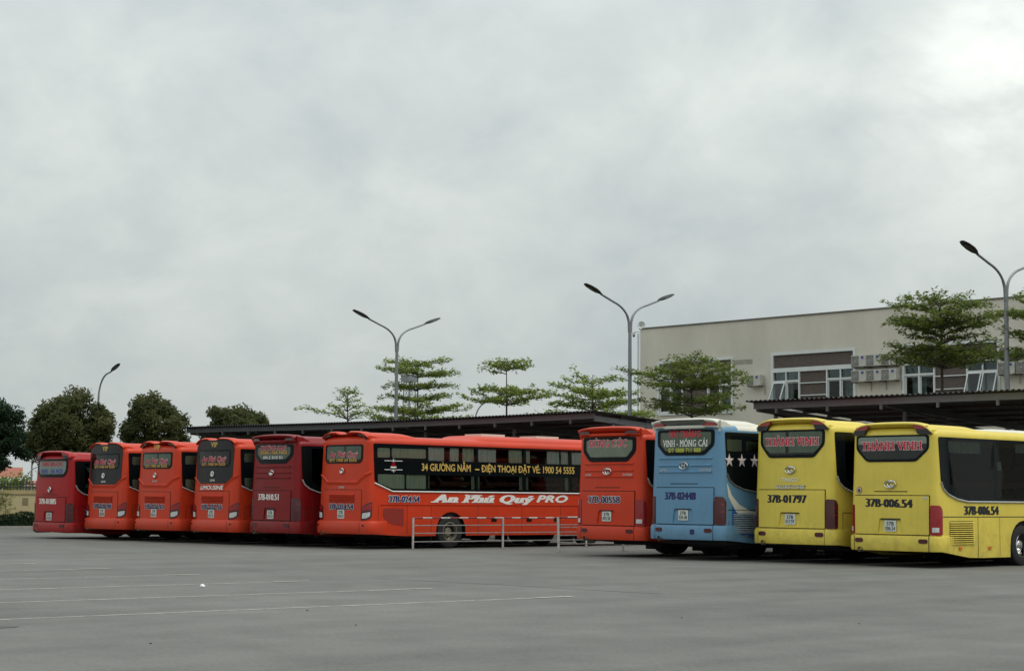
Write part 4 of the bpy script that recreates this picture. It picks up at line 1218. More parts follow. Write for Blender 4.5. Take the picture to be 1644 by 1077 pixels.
double_lamp(-34.1, 'tall double-arm street lamp at the right edge, before the building')
def single_lamp(u, v, h, ang, label, rad=.09):
    r = thing('street_lamp', label, 'street lamp', (u, v, 0), ang)
    m = MB(); path = [(0, 0, 0), (0, 0, h - 2.0)]
    for k in range(1, 8):
        a = R(80 * k / 7); path.append((1.05 * (1 - math.cos(a)), 0, h - 2.0 + 1.55 * math.sin(a)))
    path.append((path[-1][0] + .35, 0, path[-1][2] + .09))
    m.tube(path, [rad, rad * .75] + [rad * .6] * (len(path) - 2), 8); m.build('pole', GALV, r, 60)
    lamp_head(r, path[-1], (1, 0, .55), 1.0)
single_lamp(-100, 57.6, 9.45, R(5), 'lone curved street lamp rising behind the trees at left')
single_lamp(-101.1, 90, 9.1, R(35), 'distant curved street lamp peeking over the canopy')
single_lamp(-120, 63.3, 3.9, R(60), 'thin distant lamp under the leftmost tree', .06)
m = MB(); m.tube([(-120, 63.85, 0), (-120, 63.85, 5.6)], .07, 6); tag(m.build('utility_pole', GALV), 'thin distant pole left of the crimson bus', 'pole')

# ------------------------------------------------------------------ railing before the long coach
RAILW = mat('peeling_white_rail', (0.50, 0.49, 0.46), rough=0.6, metal=0.2, var=0.35, scale=9)
RAILS = mat('rusty_steel_rail', (0.34, 0.33, 0.31), rough=0.5, metal=0.5, var=0.35, scale=7)
RAILR = mat('faded_red_band', (0.25, 0.03, 0.03), rough=0.6, var=0.2)
def railing(label, posts, tilt=0.0, hgt=.93, stripes=True):
    r = thing('railing', label, 'railing', group='parking bay railings')
    for i, (u, v) in enumerate(posts):
        m = MB(); du = tilt if i == 0 else 0
        m.tube([(u + du, v - abs(du) * .6, 0), (u, v, hgt)], .034, 8); m.build('post', RAILW, r, 60)
        m = MB(); m.box(u + du - .09, u + du + .09, v - abs(du) * .6 - .09, v - abs(du) * .6 + .09, 0.001, .015); m.build('foot_plate', RAILS, r)
    for (a, b), (c, d) in zip(posts, posts[1:]):
        for z in (.70, .47, .22):
            m = MB(); m.tube([(a, b, z), (c, d, z)], .017, 6); m.build('rail', RAILS, r, 60)
        L_ = math.hypot(c - a, d - b); n = max(1, int(L_ / .34))
        for k in range(n):
            f0, f1 = k / n, (k + 1) / n; m = MB()
            m.tube([(a + (c - a) * f0, b + (d - b) * f0, hgt - .01), (a + (c - a) * f1, b + (d - b) * f1, hgt - .01)], .024, 8, cap=(k in (0, n - 1)))
            m.build('top_rail_band', (RAILW if k % 2 else RAILR) if stripes else RAILS, r, 60)
railing('red and white topped railing beside the long coach', [(-41.28, 34.35), (-41.28, 37.95), (-41.28, 41.6)])
railing('leaning railing between the long coach and the ribbed red coach', [(-37.62, 36.75), (-37.30, 39.15), (-37.2, 42.4)], tilt=.10, hgt=1.0)

# ------------------------------------------------------------------ boundary wall at the left
CREAMW = mat('pale_yellow_wall', (0.50, 0.42, 0.235), rough=0.9, var=0.12, scale=1.0, bump=0.1)
wl = thing('boundary_wall', 'pale yellow boundary wall with dark spiked fence at left', 'wall', (-74.4, 0, 0))
m = MB(); m.box(0, .22, 22, 61, 0, 1.50); m.build('wall_body', CREAMW, wl)
m = MB(); m.box(-.04, .27, 22, 61, 1.502, 1.68); m.build('wall_coping', mat('ochre_coping', (0.42, 0.33, 0.17), rough=0.9, var=0.15), wl)
IRON = mat('black_iron', (0.03, 0.032, 0.034), rough=0.6)
m = MB()
for z in (1.78, 1.93): m.box(.09, .13, 22, 61, z, z + .045)
m.build('fence_rail', IRON, wl)
sp = MB(); sp.box(-.013, .013, -.013, .013, 1.685, 2.05); sp.lathe([(.026, 2.05), (.001, 2.13)], 4, cap=False); spm = sp.mesh('spike', IRON)
v = 30.0
while v < 46: link('spike', spm, wl, (.11, v, 0)); v += .155
for v in range(24, 61, 4):
    m = MB(); m.box(-.08, .31, v - .17, v + .17, 0, 1.75); m.build('pier', CREAMW, wl)
dec = mat('vent_block', (0.20, 0.16, 0.09), rough=0.9)
for v in (33.1, 35.0, 38.05, 39.2, 41.5):
    m = MB()
    for k in range(4): m.box(.222, .235, v - .14, v + .14, 1.02 + k * .085, 1.07 + k * .085)
    m.build('vent_block', dec, wl)
m = MB(); m.box(-72.95, -72.75, 20, 62, 0, .12); tag(m.build('hedge_kerb', mat('kerb_grey', (0.30, 0.29, 0.26), rough=0.85, var=0.2)), kind='structure')

# ------------------------------------------------------------------ plants
BARK = mat('grey_bark', (0.085, 0.070, 0.055), rough=0.9, var=0.3, scale=6, bump=0.3)
LEAF_T = leaf_mat('terminalia_leaf', (0.075, 0.115, 0.024), (0.145, 0.195, 0.038), (0.240, 0.275, 0.066))
LEAF_Y = leaf_mat('terminalia_leaf_light', (0.120, 0.175, 0.034), (0.210, 0.275, 0.052), (0.320, 0.370, 0.090))
LEAF_M = leaf_mat('mango_leaf', (0.030, 0.050, 0.022), (0.085, 0.098, 0.034), (0.190, 0.180, 0.070), 0.55)
LEAF_D = leaf_mat('dark_leaf', (0.014, 0.032, 0.018), (0.026, 0.052, 0.024), (0.048, 0.080, 0.034), 0.7)
LEAF_H = leaf_mat('hedge_leaf', (0.012, 0.026, 0.012), (0.022, 0.045, 0.018), (0.045, 0.075, 0.028), 3.0)
def leaves_mesh(name, pts, sizes, normals, mt, rng, aspect=.5):
    """one small folded quad for each leaf"""
    n = len(pts); P = np.asarray(pts); S = np.asarray(sizes)[:, None]; Nn = np.asarray(normals); Nn = Nn / (np.linalg.norm(Nn, axis=1, keepdims=True) + 1e-9)
    rv = rng.normal(size=(n, 3)); A = np.cross(Nn, rv); A /= np.linalg.norm(A, axis=1, keepdims=True) + 1e-9; B = np.cross(Nn, A)
    v = np.empty((n, 4, 3)); v[:, 0] = P - A * S; v[:, 1] = P - B * S * aspect; v[:, 2] = P + A * S; v[:, 3] = P + B * S * aspect
    me = bpy.data.meshes.new(name); me.vertices.add(n * 4); me.loops.add(n * 4); me.polygons.add(n)
    me.vertices.foreach_set('co', v.reshape(-1)); me.loops.foreach_set('vertex_index', np.arange(n * 4)); me.polygons.foreach_set('loop_start', np.arange(n) * 4)
    me.materials.append(mt); me.update(calc_edges=True); return me
def tier_tree(u, v, label, tiers, zt, z_base=0.15, seed=1, lm=None, dens=1.0, leaf=.085, tr=.085):
    """layered tree: whorls of nearly level branches carrying flat sprays of small leaves.
    tiers: (height on the trunk, radius, rise, extra reach {angle: factor})"""
    rng = np.random.default_rng(seed); rd = random.Random(seed)
    t = thing('layered_tree', label, 'tree', (u, v, 0), 0, 'layered trees behind the canopies')
    m = MB(); m.tube([(0, 0, 0), (.03, 0, zt * .35), (0, .03, zt * .7), (0, 0, zt)], [tr, tr * .8, tr * .5, tr * .16], 8); m.build('trunk', BARK, t, 60)
    br = MB(); P, S, NN = [], [], []
    def spray(p, r, k):
        for _ in range(k):
            a = rd.uniform(0, 2 * math.pi); q = r * math.sqrt(rd.random())
            P.append((p.x + q * math.cos(a), p.y + q * math.sin(a), p.z + rd.gauss(.015, .06)))
            S.append(leaf * rd.uniform(.6, 1.25)); NN.append((rd.gauss(0, .45), rd.gauss(0, .45), 1))
    for (z, rad, rise, reach) in tiers:
        nb = max(5, int(4 + rad * 2.6)); a0 = rd.uniform(0, 1)
        for b in range(nb):
            a = a0 + 2 * math.pi * (b + rd.uniform(-.22, .22)) / nb
            f = rd.uniform(.72, 1.05)
            for (aa, w_, mul_) in reach:
                d = abs((a - R(aa) + math.pi) % (2 * math.pi) - math.pi)
                if d < w_: f *= mul_
            L_ = rad * f; rs = rise * rd.uniform(.6, 1.3); zz = z + rd.uniform(-.10, .10)
            path = []; nseg = 6
            for k in range(nseg + 1):
                q = k / nseg; aa = a + .12 * math.sin(3 * q + b)
                path.append(Vector((L_ * q * math.cos(aa), L_ * q * math.sin(aa), zz + rs * (1.6 * q - .7 * q * q) + rd.gauss(0, .015) * k)))
            br.tube(path, [tr * .28 * (1 - .8 * k / nseg) + .004 for k in range(nseg + 1)], 5, cap=False)
            steps = max(4, int(L_ / .17))
            for k in range(1, steps + 1):
                q = .18 + .82 * k / steps
                if rd.random() > .95: continue
                i = min(nseg - 1, int(q * nseg)); fr = q * nseg - i; p = path[i].lerp(path[i + 1], fr)
                for sd_ in (-1, 1):
                    sl = (.16 + .55 * rad * .34 * (1 - abs(q - .55))) * rd.uniform(.4, 1.0); ang = a + sd_ * R(rd.uniform(45, 75))
                    e = p + Vector((math.cos(ang) * sl, math.sin(ang) * sl, rd.uniform(-.02, .09)))
                    if sl > .25: br.tube([p, e], [.008, .003], 3, cap=False)
                    for h in range(max(1, int(sl / .14))):
                        spray(p.lerp(e, (h + .8) / max(1, int(sl / .14))), .12, int(5 * dens * rd.uniform(.5, 1.4)) + 1)
    br.build('branches', BARK, t)
    link('crown', leaves_mesh('crown', P, S, NN, lm or LEAF_T, rng), t)
    return t
tier_tree(-73.9, 57, 'small pale layered tree left of the left double lamp', [(4.9, 1.1, .1, ()), (5.45, 1.5, .55, ((215, .5, 1.7),)), (5.95, 1.0, .35, ()), (6.35, .75, .3, ()), (6.7, .45, .2, ())], 6.85, seed=11, lm=LEAF_Y, dens=.8)
tier_tree(-68.3, 57, 'large dense layered tree just right of the left double lamp', [(5.15, 2.6, .3, ()), (5.55, 2.5, .35, ()), (6.2, 1.9, .25, ()), (6.75, 1.9, .25, ()), (7.45, 2.1, .3, ()), (7.95, 1.7, .25, ((200, .6, 1.2),))], 8.2, seed=12, dens=1.05, lm=LEAF_Y, leaf=.082)
tier_tree(-61.85, 57, 'two-tiered layered tree with bare stem between its storeys', [(5.85, 1.75, .35, ((0, .7, 1.35), (180, .6, 1.3))), (6.25, 1.7, .3, ((20, .5, 1.3),)), (7.35, 1.3, .4, ()), (7.62, 1.0, .25, ())], 7.75, seed=13, lm=LEAF_Y, dens=1.35)
tier_tree(-56.2, 57, 'airy pale layered tree left of the building-corner lamp', [(5.0, 2.7, .25, ()), (5.45, 2.2, .45, ()), (5.95, 2.2, .4, ((180, .7, 1.2),)), (6.5, 1.35, .45, ())], 7.0, seed=14, lm=LEAF_Y, dens=1.0)
tier_tree(-50.4, 57, 'dark green layered tree in front of the leftmost window', [(5.05, 2.2, .4, ()), (5.5, 2.3, .3, ()), (6.1, 2.4, .35, ()), (6.5, 2.5, .35, ((200, .5, 1.25),)), (6.95, 1.7, .3, ()), (7.25, .9, .25, ())], 7.5, seed=15, dens=.8)
tier_tree(-38.1, 57, 'tallest layered tree in front of the right-hand window', [(6.50, 2.3, .30, ()), (6.75, 2.5, .25, ()), (6.98, 2.1, .2, ()), (7.30, 1.7, .35, ((0, 1.0, 1.35),)), (7.65, 2.4, .6, ()), (7.95, 2.3, .5, ()), (8.4, 2.2, .4, ()), (8.85, 1.3, .3, ())], 9.15, seed=16, dens=.75, tr=.10)
tier_tree(-33.1, 57, 'layered tree cut off by the right picture edge', [(6.3, 2.6, .4, ()), (7.0, 2.3, .4, ()), (7.9, 2.5, .4, ()), (8.4, 1.7, .3, ())], 8.9, seed=17, dens=1.0, tr=.10)

def round_tree(u, v, label, zc, ru, rz_, seed, lm, n_clump=95, per=150, zmin=2.0, leaf=.115):
    rng = np.random.default_rng(seed); rd = random.Random(seed)
    t = thing('mango_tree', label, 'tree', (u, v, 0), 0, 'round trees along the boundary wall')
    m = MB(); m.tube([(0, 0, 0), (.05, 0, 1.1), (.0, .05, 2.2)], [.17, .14, .11], 9)
    for k in range(7):
        a = 2 * math.pi * k / 7; m.tube([(0, .03, 1.9 + .05 * k), (ru * .25 * math.cos(a), ru * .25 * math.sin(a), 2.7 + .1 * k), (ru * .6 * math.cos(a), ru * .6 * math.sin(a), zc + .2 * math.sin(k * 2))], [.08, .05, .02], 6)
    m.build('trunk', BARK, t, 60)
    P, S, NN = [], [], []
    for c in range(n_clump):
        d = rng.normal(size=3); d /= np.linalg.norm(d); q = (.45 + .55 * rng.random() ** .5)
        lob = 1 + .13 * math.sin(3.1 * d[0] + 5 * d[2] + seed) + .10 * math.sin(6 * d[1] + seed * 2)
        p = np.array([d[0] * ru, d[1] * ru, d[2] * rz_]) * q * lob + [0, 0, zc]
        if p[2] < zmin: p[2] = zmin + rng.random() * .4
        r_ = .42 * rng.uniform(.7, 1.25)
        for k in range(per):
            e = rng.normal(size=3); e /= np.linalg.norm(e); rr_ = r_ * rng.random() ** .45
            x = p + e * rr_ * [1, 1, .85]
            P.append(x); S.append(leaf * rng.uniform(.6, 1.3)); NN.append(e * .6 + [0, 0, .25] + rng.normal(size=3) * .5)
    link('crown', leaves_mesh('crown', P, S, NN, lm, rng, .34), t)
round_tree(-75.0, 37.2, 'dark dense tree cut off by the left picture edge', 4.05, 2.0, 1.75, 21, LEAF_D, 140, 150, zmin=2.5)
round_tree(-75.3, 42.0, 'wide olive-green tree behind the crimson bus', 4.25, 2.0, 1.70, 22, LEAF_M, 175, 150, zmin=2.9)
round_tree(-75.3, 46.4, 'rounded olive tree behind the third and fourth coaches', 4.45, 1.5, 1.60, 23, LEAF_M, 125, 150, zmin=2.6)
round_tree(-75.3, 51.0, 'olive tree top above the left end of the canopy', 4.75, 1.5, 1.22, 24, LEAF_M, 110, 150, zmin=3.0)
# hedge along the kerb and a sapling before the wall
rng = np.random.default_rng(3); rd = random.Random(3); P, S, NN = [], [], []
for k in range(26000):
    f = rd.random(); v_ = 30 + rd.random() * 26; hh = .58 + .08 * math.sin(v_ * 2.3) + .05 * math.sin(v_ * 7)
    if f < .4: p = (rd.uniform(.05, 1.05), v_, hh + rd.gauss(0, .03)); n_ = (0, 0, 1)
    else: p = (1.05 + rd.gauss(0, .03), v_, rd.uniform(.06, hh)); n_ = (1, 0, .4)
    P.append((p[0] - 74.1, p[1], p[2])); S.append(.05 * rd.uniform(.6, 1.3)); NN.append(np.array(n_) + rng.normal(size=3) * .45)
hd = thing('clipped_hedge', 'low dark clipped hedge at the foot of the yellow wall', 'hedge', (0, 0, 0))
link('foliage', leaves_mesh('foliage', P, S, NN, LEAF_H, rng, .55), hd)
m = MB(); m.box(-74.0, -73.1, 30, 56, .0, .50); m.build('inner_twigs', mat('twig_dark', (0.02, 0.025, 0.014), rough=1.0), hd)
P, S, NN = [], [], []
sap = thing('sapling', 'spindly young shrub rising from the hedge before the wall', 'shrub', (-73.5, 37.9, 0))
m = MB(); m.tube([(0, 0, 0), (0, .02, 1.35)], [.02, .006], 5)
for k in range(16):
    z = .62 + .055 * k; a = k * 2.4; l = .52 - .02 * k; e = Vector((math.cos(a) * l, math.sin(a) * l, z + .12)); m.tube([(0, .01, z), e], [.008, .003], 4, cap=False)
    for h in range(30): q = rd.uniform(.25, 1.05); P.append((e.x * q + rd.gauss(0, .05), e.y * q + rd.gauss(0, .05), z + .12 * q + rd.gauss(0, .04))); S.append(.05 * rd.uniform(.6, 1.2)); NN.append((rd.gauss(0, .4), rd.gauss(0, .4), 1))
m.build('stem', BARK, sap); link('crown', leaves_mesh('crown', P, S, NN, LEAF_Y, rng, .45), sap)
# far greenery that peeks over the canopy roof and under it
def far_bush(u, v, label, r_, zc, seed, n=14):
    rng = np.random.default_rng(seed); P, S, NN = [], [], []
    t = thing('distant_tree', label, 'tree', (u, v, 0), 0)
    for c in range(n):
        d = rng.normal(size=3); d /= np.linalg.norm(d); p = d * [r_, r_, r_ * .45] * rng.random() ** .4 + [0, 0, zc]
        for k in range(110): e = rng.normal(size=3); P.append(p + e * r_ * .13); S.append(.16 * rng.uniform(.6, 1.3)); NN.append(e + [0, 0, .6])
    m = MB(); m.tube([(0, 0, 0), (0, 0, zc)], [.2, .08], 7); m.build('trunk', BARK, t, 60)
    link('crown', leaves_mesh('crown', P, S, NN, LEAF_T, rng, .45), t)
far_bush(-104, 92, 'distant tree top just above the canopy edge, right of the curved lamp', 2.2, 6.7, 31)
far_bush(-95, 92, 'distant tree top peeking over the right end of the canopy', 2.4, 6.6, 32)
far_bush(-113, 78, 'distant tree top by the small pale layered tree', 2.0, 5.6, 33)
far_bush(-132, 68, 'hazy green tree top above the boundary fence at left', 2.6, 1.9, 34)
far_bush(-40, 61.5, 'leafy shrub glimpsed below the right canopy', 1.3, 2.9, 35)
far_bush(-35.5, 61.5, 'green shrub under the right canopy beside the posts', 1.3, 3.0, 36)

# ------------------------------------------------------------------ far left
bb = thing('billboard', 'haze-paled salmon billboard beyond the boundary fence', 'billboard', (-150, 77.4, 0), R(8))
m = MB(); m.box(-.15, .15, -3.2, 1.55, 2.95, 3.85); m.build('board', mat('haze_pale_salmon_panel', (0.66, 0.27, 0.20), rough=0.7, var=0.05), bb)  # distance haze is put into this paler salmon
for y in (-2.5, 0, 1.2):
    m = MB(); m.tube([(-.25, y, 0), (-.25, y, 3.7)], .08, 6); m.build('leg', GALV, bb)
far = thing('roadside_shed', 'low shed with red roof far beyond the fence', 'building', (-165, 88.6, 0))
m = MB(); m.box(-2, 2, -2.2, 2.2, 0, 2.2); m.build('wall', CREAMW, far)
m = MB(); m.add([(-2.3, -2.5, 2.21), (2.3, -2.5, 2.21), (2.3, 2.5, 2.21), (-2.3, 2.5, 2.21), (0, -2.5, 2.8), (0, 2.5, 2.8)], [(1, 2, 5, 4), (3, 0, 4, 5), (0, 1, 4), (2, 3, 5), (3, 2, 1, 0)]); m.build('roof', mat('red_tin_roof', (0.45, 0.13, 0.10), rough=0.6), far)
tw = thing('lattice_mast', 'grey lattice mast showing through the large layered tree', 'mast', (-157.2, 130, 0))
m = MB(); h0, h1 = 0, 15.0
for sx, sy in ((-1, -1), (1, -1), (1, 1), (-1, 1)): m.bar((sx * .75, sy * .75, 0), (sx * .42, sy * .42, h1), .09, .09)
m.build('leg', GALV, tw)
m = MB(); k = 0
while k < 14:
    z0, z1 = k * 1.05, k * 1.05 + 1.05; w0, w1 = .75 - .022 * z0, .75 - .022 * z1; c4 = ((-1, -1), (1, -1), (1, 1), (-1, 1))
    for i in range(4):
        a, b = c4[i], c4[(i + 1) % 4]; m.bar((a[0] * w0, a[1] * w0, z0), (b[0] * w1, b[1] * w1, z1), .05, .05); m.bar((a[0] * w1, a[1] * w1, z1), (b[0] * w1, b[1] * w1, z1), .05, .05)
    k += 1
m.build('bracing', GALV, tw)
m = MB(); m.box(-.7, .7, -.7, .7, 14.4, 15.2); m.build('antenna', GALV, tw)
ch = MB(); ch.box(-.10, .10, -.10, .10, 0, 6.75); tag(ch.build('brick_post', mat('weathered_brick', (0.30, 0.17, 0.12), rough=0.9, var=0.2)), 'slim reddish post tip above the canopy roof', 'post')
o = bpy.data.objects['brick_post']; o.location = (-103, 72.5, 0)
def chamf_round(zwb): return [(.28, zwb + .45), (.36, zwb + .30), (.55, zwb + .17), (.90, zwb + .06), (1.35, zwb)]
def chamf_flat(zwb): return [(.28, zwb + .24), (.95, zwb)]
def panes_big(s):
    a, b = s.zwb + .07, s.zwt - .07
    out = [[(.62, b), (.64, a + .33), (.90, a + .16), (1.38, a), (2.55, a), (2.55, b)]]
    for y in (2.68, 5.05, 7.42): out.append((y, min(y + 2.28, s.yE - .1), a, b))
    return out
def panes_tiers(s):
    k = (s.zwt - s.zwb) / 1.39; zb = s.zwb
    lo0, lo1, up0, up1 = zb + .07 * k, zb + .49 * k, zb + .92 * k, zb + 1.34 * k
    first = [(.39, lo1), (.40, lo0 + .17), (.62, lo0 + .10), (.95, lo0), (1.41, lo0), (1.41, lo1)]
    out = [(.38, .85, up0 + .06, up1 - .08), (.92, 2.24, up0 + .06, up1 - .08), first, (1.47, 2.29, lo0, lo1)]
    for y0, y1 in ((2.34, 4.25), (4.35, 6.26), (6.38, 8.31), (8.42, s.yE - .15)):
        out += [(y0, y1, up0, up1), (y0, y1, lo0, lo1)]
    return out
def curtains_and_reflections(s, dense=True):
    k = (s.zwt - s.zwb) / 1.39; zb = s.zwb
    lo0, lo1, up0, up1 = zb + .05 * k, zb + .51 * k, zb + .90 * k, zb + 1.36 * k
    s.blind(.38, .85, up0 + .06, up1 - .07, CURTG); s.blind(.92, 2.24, up0 + .06, up1 - .07, CURTG)
    m = MB(); m.add([s.side(y, z, .005) for y, z in ((.39, lo1), (.40, lo0 + .19), (.95, lo0), (1.41, lo0), (1.41, lo1))], [(0, 1, 2, 3, 4)]); m.build('blind', CURTG, s.root)
    s.curtain(1.45, 2.31, lo0, lo1, CURTG)
    for y0, y1, m_ in ((2.34, 3.05, CURTW), (3.28, 3.62, CURTW), (3.78, 4.26, CURTG), (4.34, 5.15, CURTW), (5.72, 6.27, CURTG), (6.38, 6.62, CURTG), (7.40, 7.92, CURTW), (8.02, 8.32, CURTW), (8.42, 9.2, CURTW)): s.curtain(y0, y1, up0, up1, m_, depth=.07)  # curtains, with pale sheets painting sky reflections into the upper panes
    for y0, y1 in ((2.34, 2.42), (4.12, 4.26), (4.36, 4.44), (6.12, 6.27), (6.4, 6.5), (8.15, 8.3)): s.curtain(y0, y1, lo0, lo1, CURTG)

def an_phu_quy(v, u, H, zb, number, label, dark, vip, limo=False, zwb=1.62, pro=False):
    s = Bus('coach_bus', label, u, v, H, zb, zb - .06, SRED, 'coaches parked side by side', zwb=zwb, ya=3.25, trim=WHITEP if pro else SILVER)
    s.shell(chamf_flat(zwb)); s.wheels()
    s.glaze(panes_tiers(s), light=(0, 1, 2, 3, 4, 6, 8, 10)); curtains_and_reflections(s)
    saddle_rear(s, dark)
    s.fairing('rear_roof_cap', .30, 2.35, .12, s.body, 1.10, .02, .9)
    s.fairing('roof_air_conditioner', 4.35, 10.6, .15, s.body, 1.08, .25, .9)
    s.text('rear', 'An Phú Quý', 0, s.t(.772), 1.36, .155, REDINK, .016, WHITEP, .035, 'operator_lettering', shear=.28, bold=.018, fat=.05)
    s.text('rear', 'ĐT: 1900 54 5555', 0, s.t(.715), 1.30, .085, ORNG, .016, name='phone_lettering', bold=.03)
    if vip: s.text('rear', 'VIP', .02, s.t(.925), .36, .15, GOLD, .022 if dark else .014, name='vip_lettering', fat=.08, serif=True)
    if limo: s.text('rear', 'LIMOUSINE', .0, s.t(.468), 1.28, .125, WHITEP, .04, name='limousine_lettering', shear=.2, bold=.03)
    s.text('rear', 'UNI', 0, s.t(.545 if not pro else .452), .26, .065, SILVER if not dark else WHITEP, .016, name='model_badge', bold=.02)
    s.text('rear', number, 0, s.t(.262), 1.16, .155, NAVY, .018, WHITEP, .045, 'number_lettering', fat=.10, bold=.01)
    s.plate(s.t(.190), number[:3], number[4:])
    # side
    s.flank('side_moulding', [(.5, s.t(.285)), (11, s.t(.285)), (11, s.t(.292)), (.5, s.t(.292))], s.body, .02, thick=.03)
    g = s.flank('perforated_grille', round_poly([(.60, .95), (.85, .76), (1.38, .68), (1.38, 1.20), (.60, 1.20)], .05, 2), mat('perforated_red', (0.33, 0.022, 0.012), rough=0.7, var=0.5, scale=60, dark=0.2), .008, thick=.01)
    for y in (.42, 1.52, 2.45, 4.35, 6.2, 7.9): s.gap_side([(y, zb + .02), (y, s.t(.283))], .012)
    for y in (4.9, 6.4, 7.6): s.flank('hatch_handle', rrect(y, y + .22, .80, .90, .02, 2), BLKL, .012)
    return s

A_ROW = 'coaches parked side by side'
# ---- far left: small crimson bus
s = Bus('coach_bus', 'small crimson bus at the far left end of the row, 37B-01085 in white', -57.0, 31.05, 3.03, .22, .14, CRIM, A_ROW, W=2.42, L=10.5, zwb=1.40, ya=3.1, rz=R(2))
s.shell(chamf_round(s.zwb)); s.wheels(); s.glaze(panes_big(s), DPANE)
universe_rear(s, lid=.97, spoiler='visor', win=dict(hw=.98, hb=.80, t0=.672, tm=.745, t1=.895, inner=.10, curt=CURTW, pane=LPANE, rad=.14), lights=DREDL, emb='o', emb_t=.52, emb_sz=(.09, .085))
s.fairing('rear_roof_cap', .3, 3.6, .10, s.body, 1.08, .02, 1.4)
s.text('rear', 'THÁI NGỌC', -.02, s.t(.835), 1.45, .15, REDINK, .016, name='operator_lettering', fat=.08, serif=True)
s.text('rear', 'VINH - HÀ NỘI', -.02, s.t(.745), 1.45, .14, BLUEINK, .016, name='route_lettering', fat=.08, serif=True)
s.text('rear', '37B-01085', -.12, s.t(.375), 1.12, .18, WHITEP, .033, name='number_lettering', fat=.10)
s.text('side', 'Ngọc Hà', 1.75, 2.12, 1.5, .22, TEAL, .018, name='operator_lettering', bold=.02)
s.text('side', 'VINH', 1.6, 2.46, 1.0, .09, WHITEP, .018, name='route_lettering', bold=.03)
s.plate(s.t(.19), '37B', '010.85'); s.grille(.62, 1.6, .50, 1.02, 9, s.body)
s.gap_side([(.42, .2), (.42, 1.1), (2.4, 1.1), (2.4, .2)], .012); s.finish()

# ---- orange-red coaches of one operator
s = an_phu_quy(31.55, -54.3, 3.29, .37, '37B-028.98', 'orange-red coach with black upper rear and VIP, second bus from the left', True, True, zwb=1.56); s.finish()
s = an_phu_quy(31.80, -51.45, 3.30, .39, '37B-026.61', 'orange-red coach with plain red rear and faded VIP, third from the left', False, True, zwb=1.56)
s.grille(1.75, 2.4, .62, 1.15, 8, s.body); s.finish()
s = an_phu_quy(32.14, -48.6, 3.36, .39, '37B-027.56', 'orange-red coach with black upper rear and white LIMOUSINE lettering', True, True, True, zwb=1.60)
s.text('side', 'L', 1.55, s.zwb + .72, .14, .20, GOLD, .018, bold=.03); s.finish()

# ---- maroon coach
s = Bus('coach_bus', 'dark maroon coach with ribbed rear and 37B-010.51 in white', -45.75, 32.40, 3.42, .41, .30, CRIM2, A_ROW, zwb=1.60, ya=3.5)
s.shell(chamf_round(s.zwb)); s.wheels(); s.glaze(panes_big(s), DPANE)
universe_rear(s, lid=.97, ribs=True, spoiler='wing', win=dict(hw=.99, hb=.68, t0=.70, tm=.78, t1=.898, inner=.13, curt=CURT, pane=PANE), lights=DREDL, emb='c', emb_t=.608, emb_sz=(.11, .075))
s.fairing('rear_roof_cap', .3, 2.6, .10, s.body, 1.08, .02, 1.0); s.fairing('roof_air_conditioner', 4.3, 8.6, .20, s.body, 1.0, .6, .8)
s.curtain(.9, 2.3, s.zwt - .42, s.zwt - .12, CURTW); s.curtain(.8, 2.4, s.zwb + .1, s.zwb + .42, CURTG)  # upper white sheet paints the reflection at the window's top
s.text('rear', 'TRƯỜNG NAM', 0, s.t(.858), 1.35, .14, REDINK, .016, WHITEP, .03, 'operator_lettering', shear=.25, fat=.06, serif=True)
s.text('rear', 'VINH - HÀ NỘI', 0, s.t(.812), 1.40, .085, ORNG, .016, name='route_lettering', bold=.03)
s.text('rear', '0912 010 51', 0, s.t(.762), 1.0, .085, WHITEP, .016, name='phone_lettering', bold=.02)
s.text('rear', '37B-010.51', -.12, s.t(.362), 1.08, .18, WHITEP, .033, name='number_lettering', fat=.10)
s.plate(s.t(.185), '37B', '010.51'); s.grille(.85, 1.9, .55, 1.08, 10, s.body)
s.gap_side([(.42, .36), (.42, 1.16), (2.6, 1.16), (2.6, .36)], .012); s.finish()

# ---- the long coach seen from the side
s = an_phu_quy(32.92, -42.9, 3.47, .44, '37B-024.54', 'orange-red coach behind the railing, gold phone lettering along its windows', False, False, zwb=1.71, pro=True)
s.text('side', '34 GIƯỜNG NẰM', 3.05, 2.435, 1.95, .205, GOLD, .020, name='berth_lettering', bold=.022)
s.text('side', '-', 4.30, 2.435, .16, .205, GOLD, .020, bold=.022)
s.text('side', 'ĐIỆN THOẠI ĐẶT VÉ: 1900 54 5555', 6.50, 2.435, 4.05, .205, GOLD, .020, name='phone_lettering', bold=.022)
s.text('side', 'An Phú Quý', 4.58, 1.500, 4.20, .235, WHITEP, .012, name='operator_lettering', shear=.30, fat=.13, serif=True, bold=.012)
s.text('side', 'PRO', 7.52, 1.515, 1.35, .205, WHITEP, .012, name='pro_lettering', shear=.30, bold=.05, spacing=1.05)
s.text('side', '37B-024.54', 1.40, 1.475, 1.16, .18, NAVY, .012, WHITEP, .045, 'number_lettering', fat=.10, bold=.01)
em = MB()
c = Vector((.98, 2.475))
def q2(y, z): return s.side(c.x + y, c.y + z, .018)
for sy in (1, -1):
    for z in (.115, -.145): em.add([q2(sy * .10, z), q2(sy * .34, z), q2(sy * .34, z + .018), q2(sy * .10, z + .018)], [(0, 1, 2, 3) if sy > 0 else (3, 2, 1, 0)])
for x, h in ((-.055, .03), (0, .07), (.055, .03)):
    em.add([q2(x - .022, .10), q2(x + .022, .10), q2(x, .14 + h)], [(0, 1, 2)]); em.add([q2(x - .022, -.13), q2(x, -.17 - h), q2(x + .022, -.13)], [(0, 1, 2)])
em.add([q2(-.12, -.045), q2(.12, -.045), q2(.10, -.085), q2(-.10, -.085)], [(3, 2, 1, 0)])
eo = em.build('crest', WHITEP, s.root)
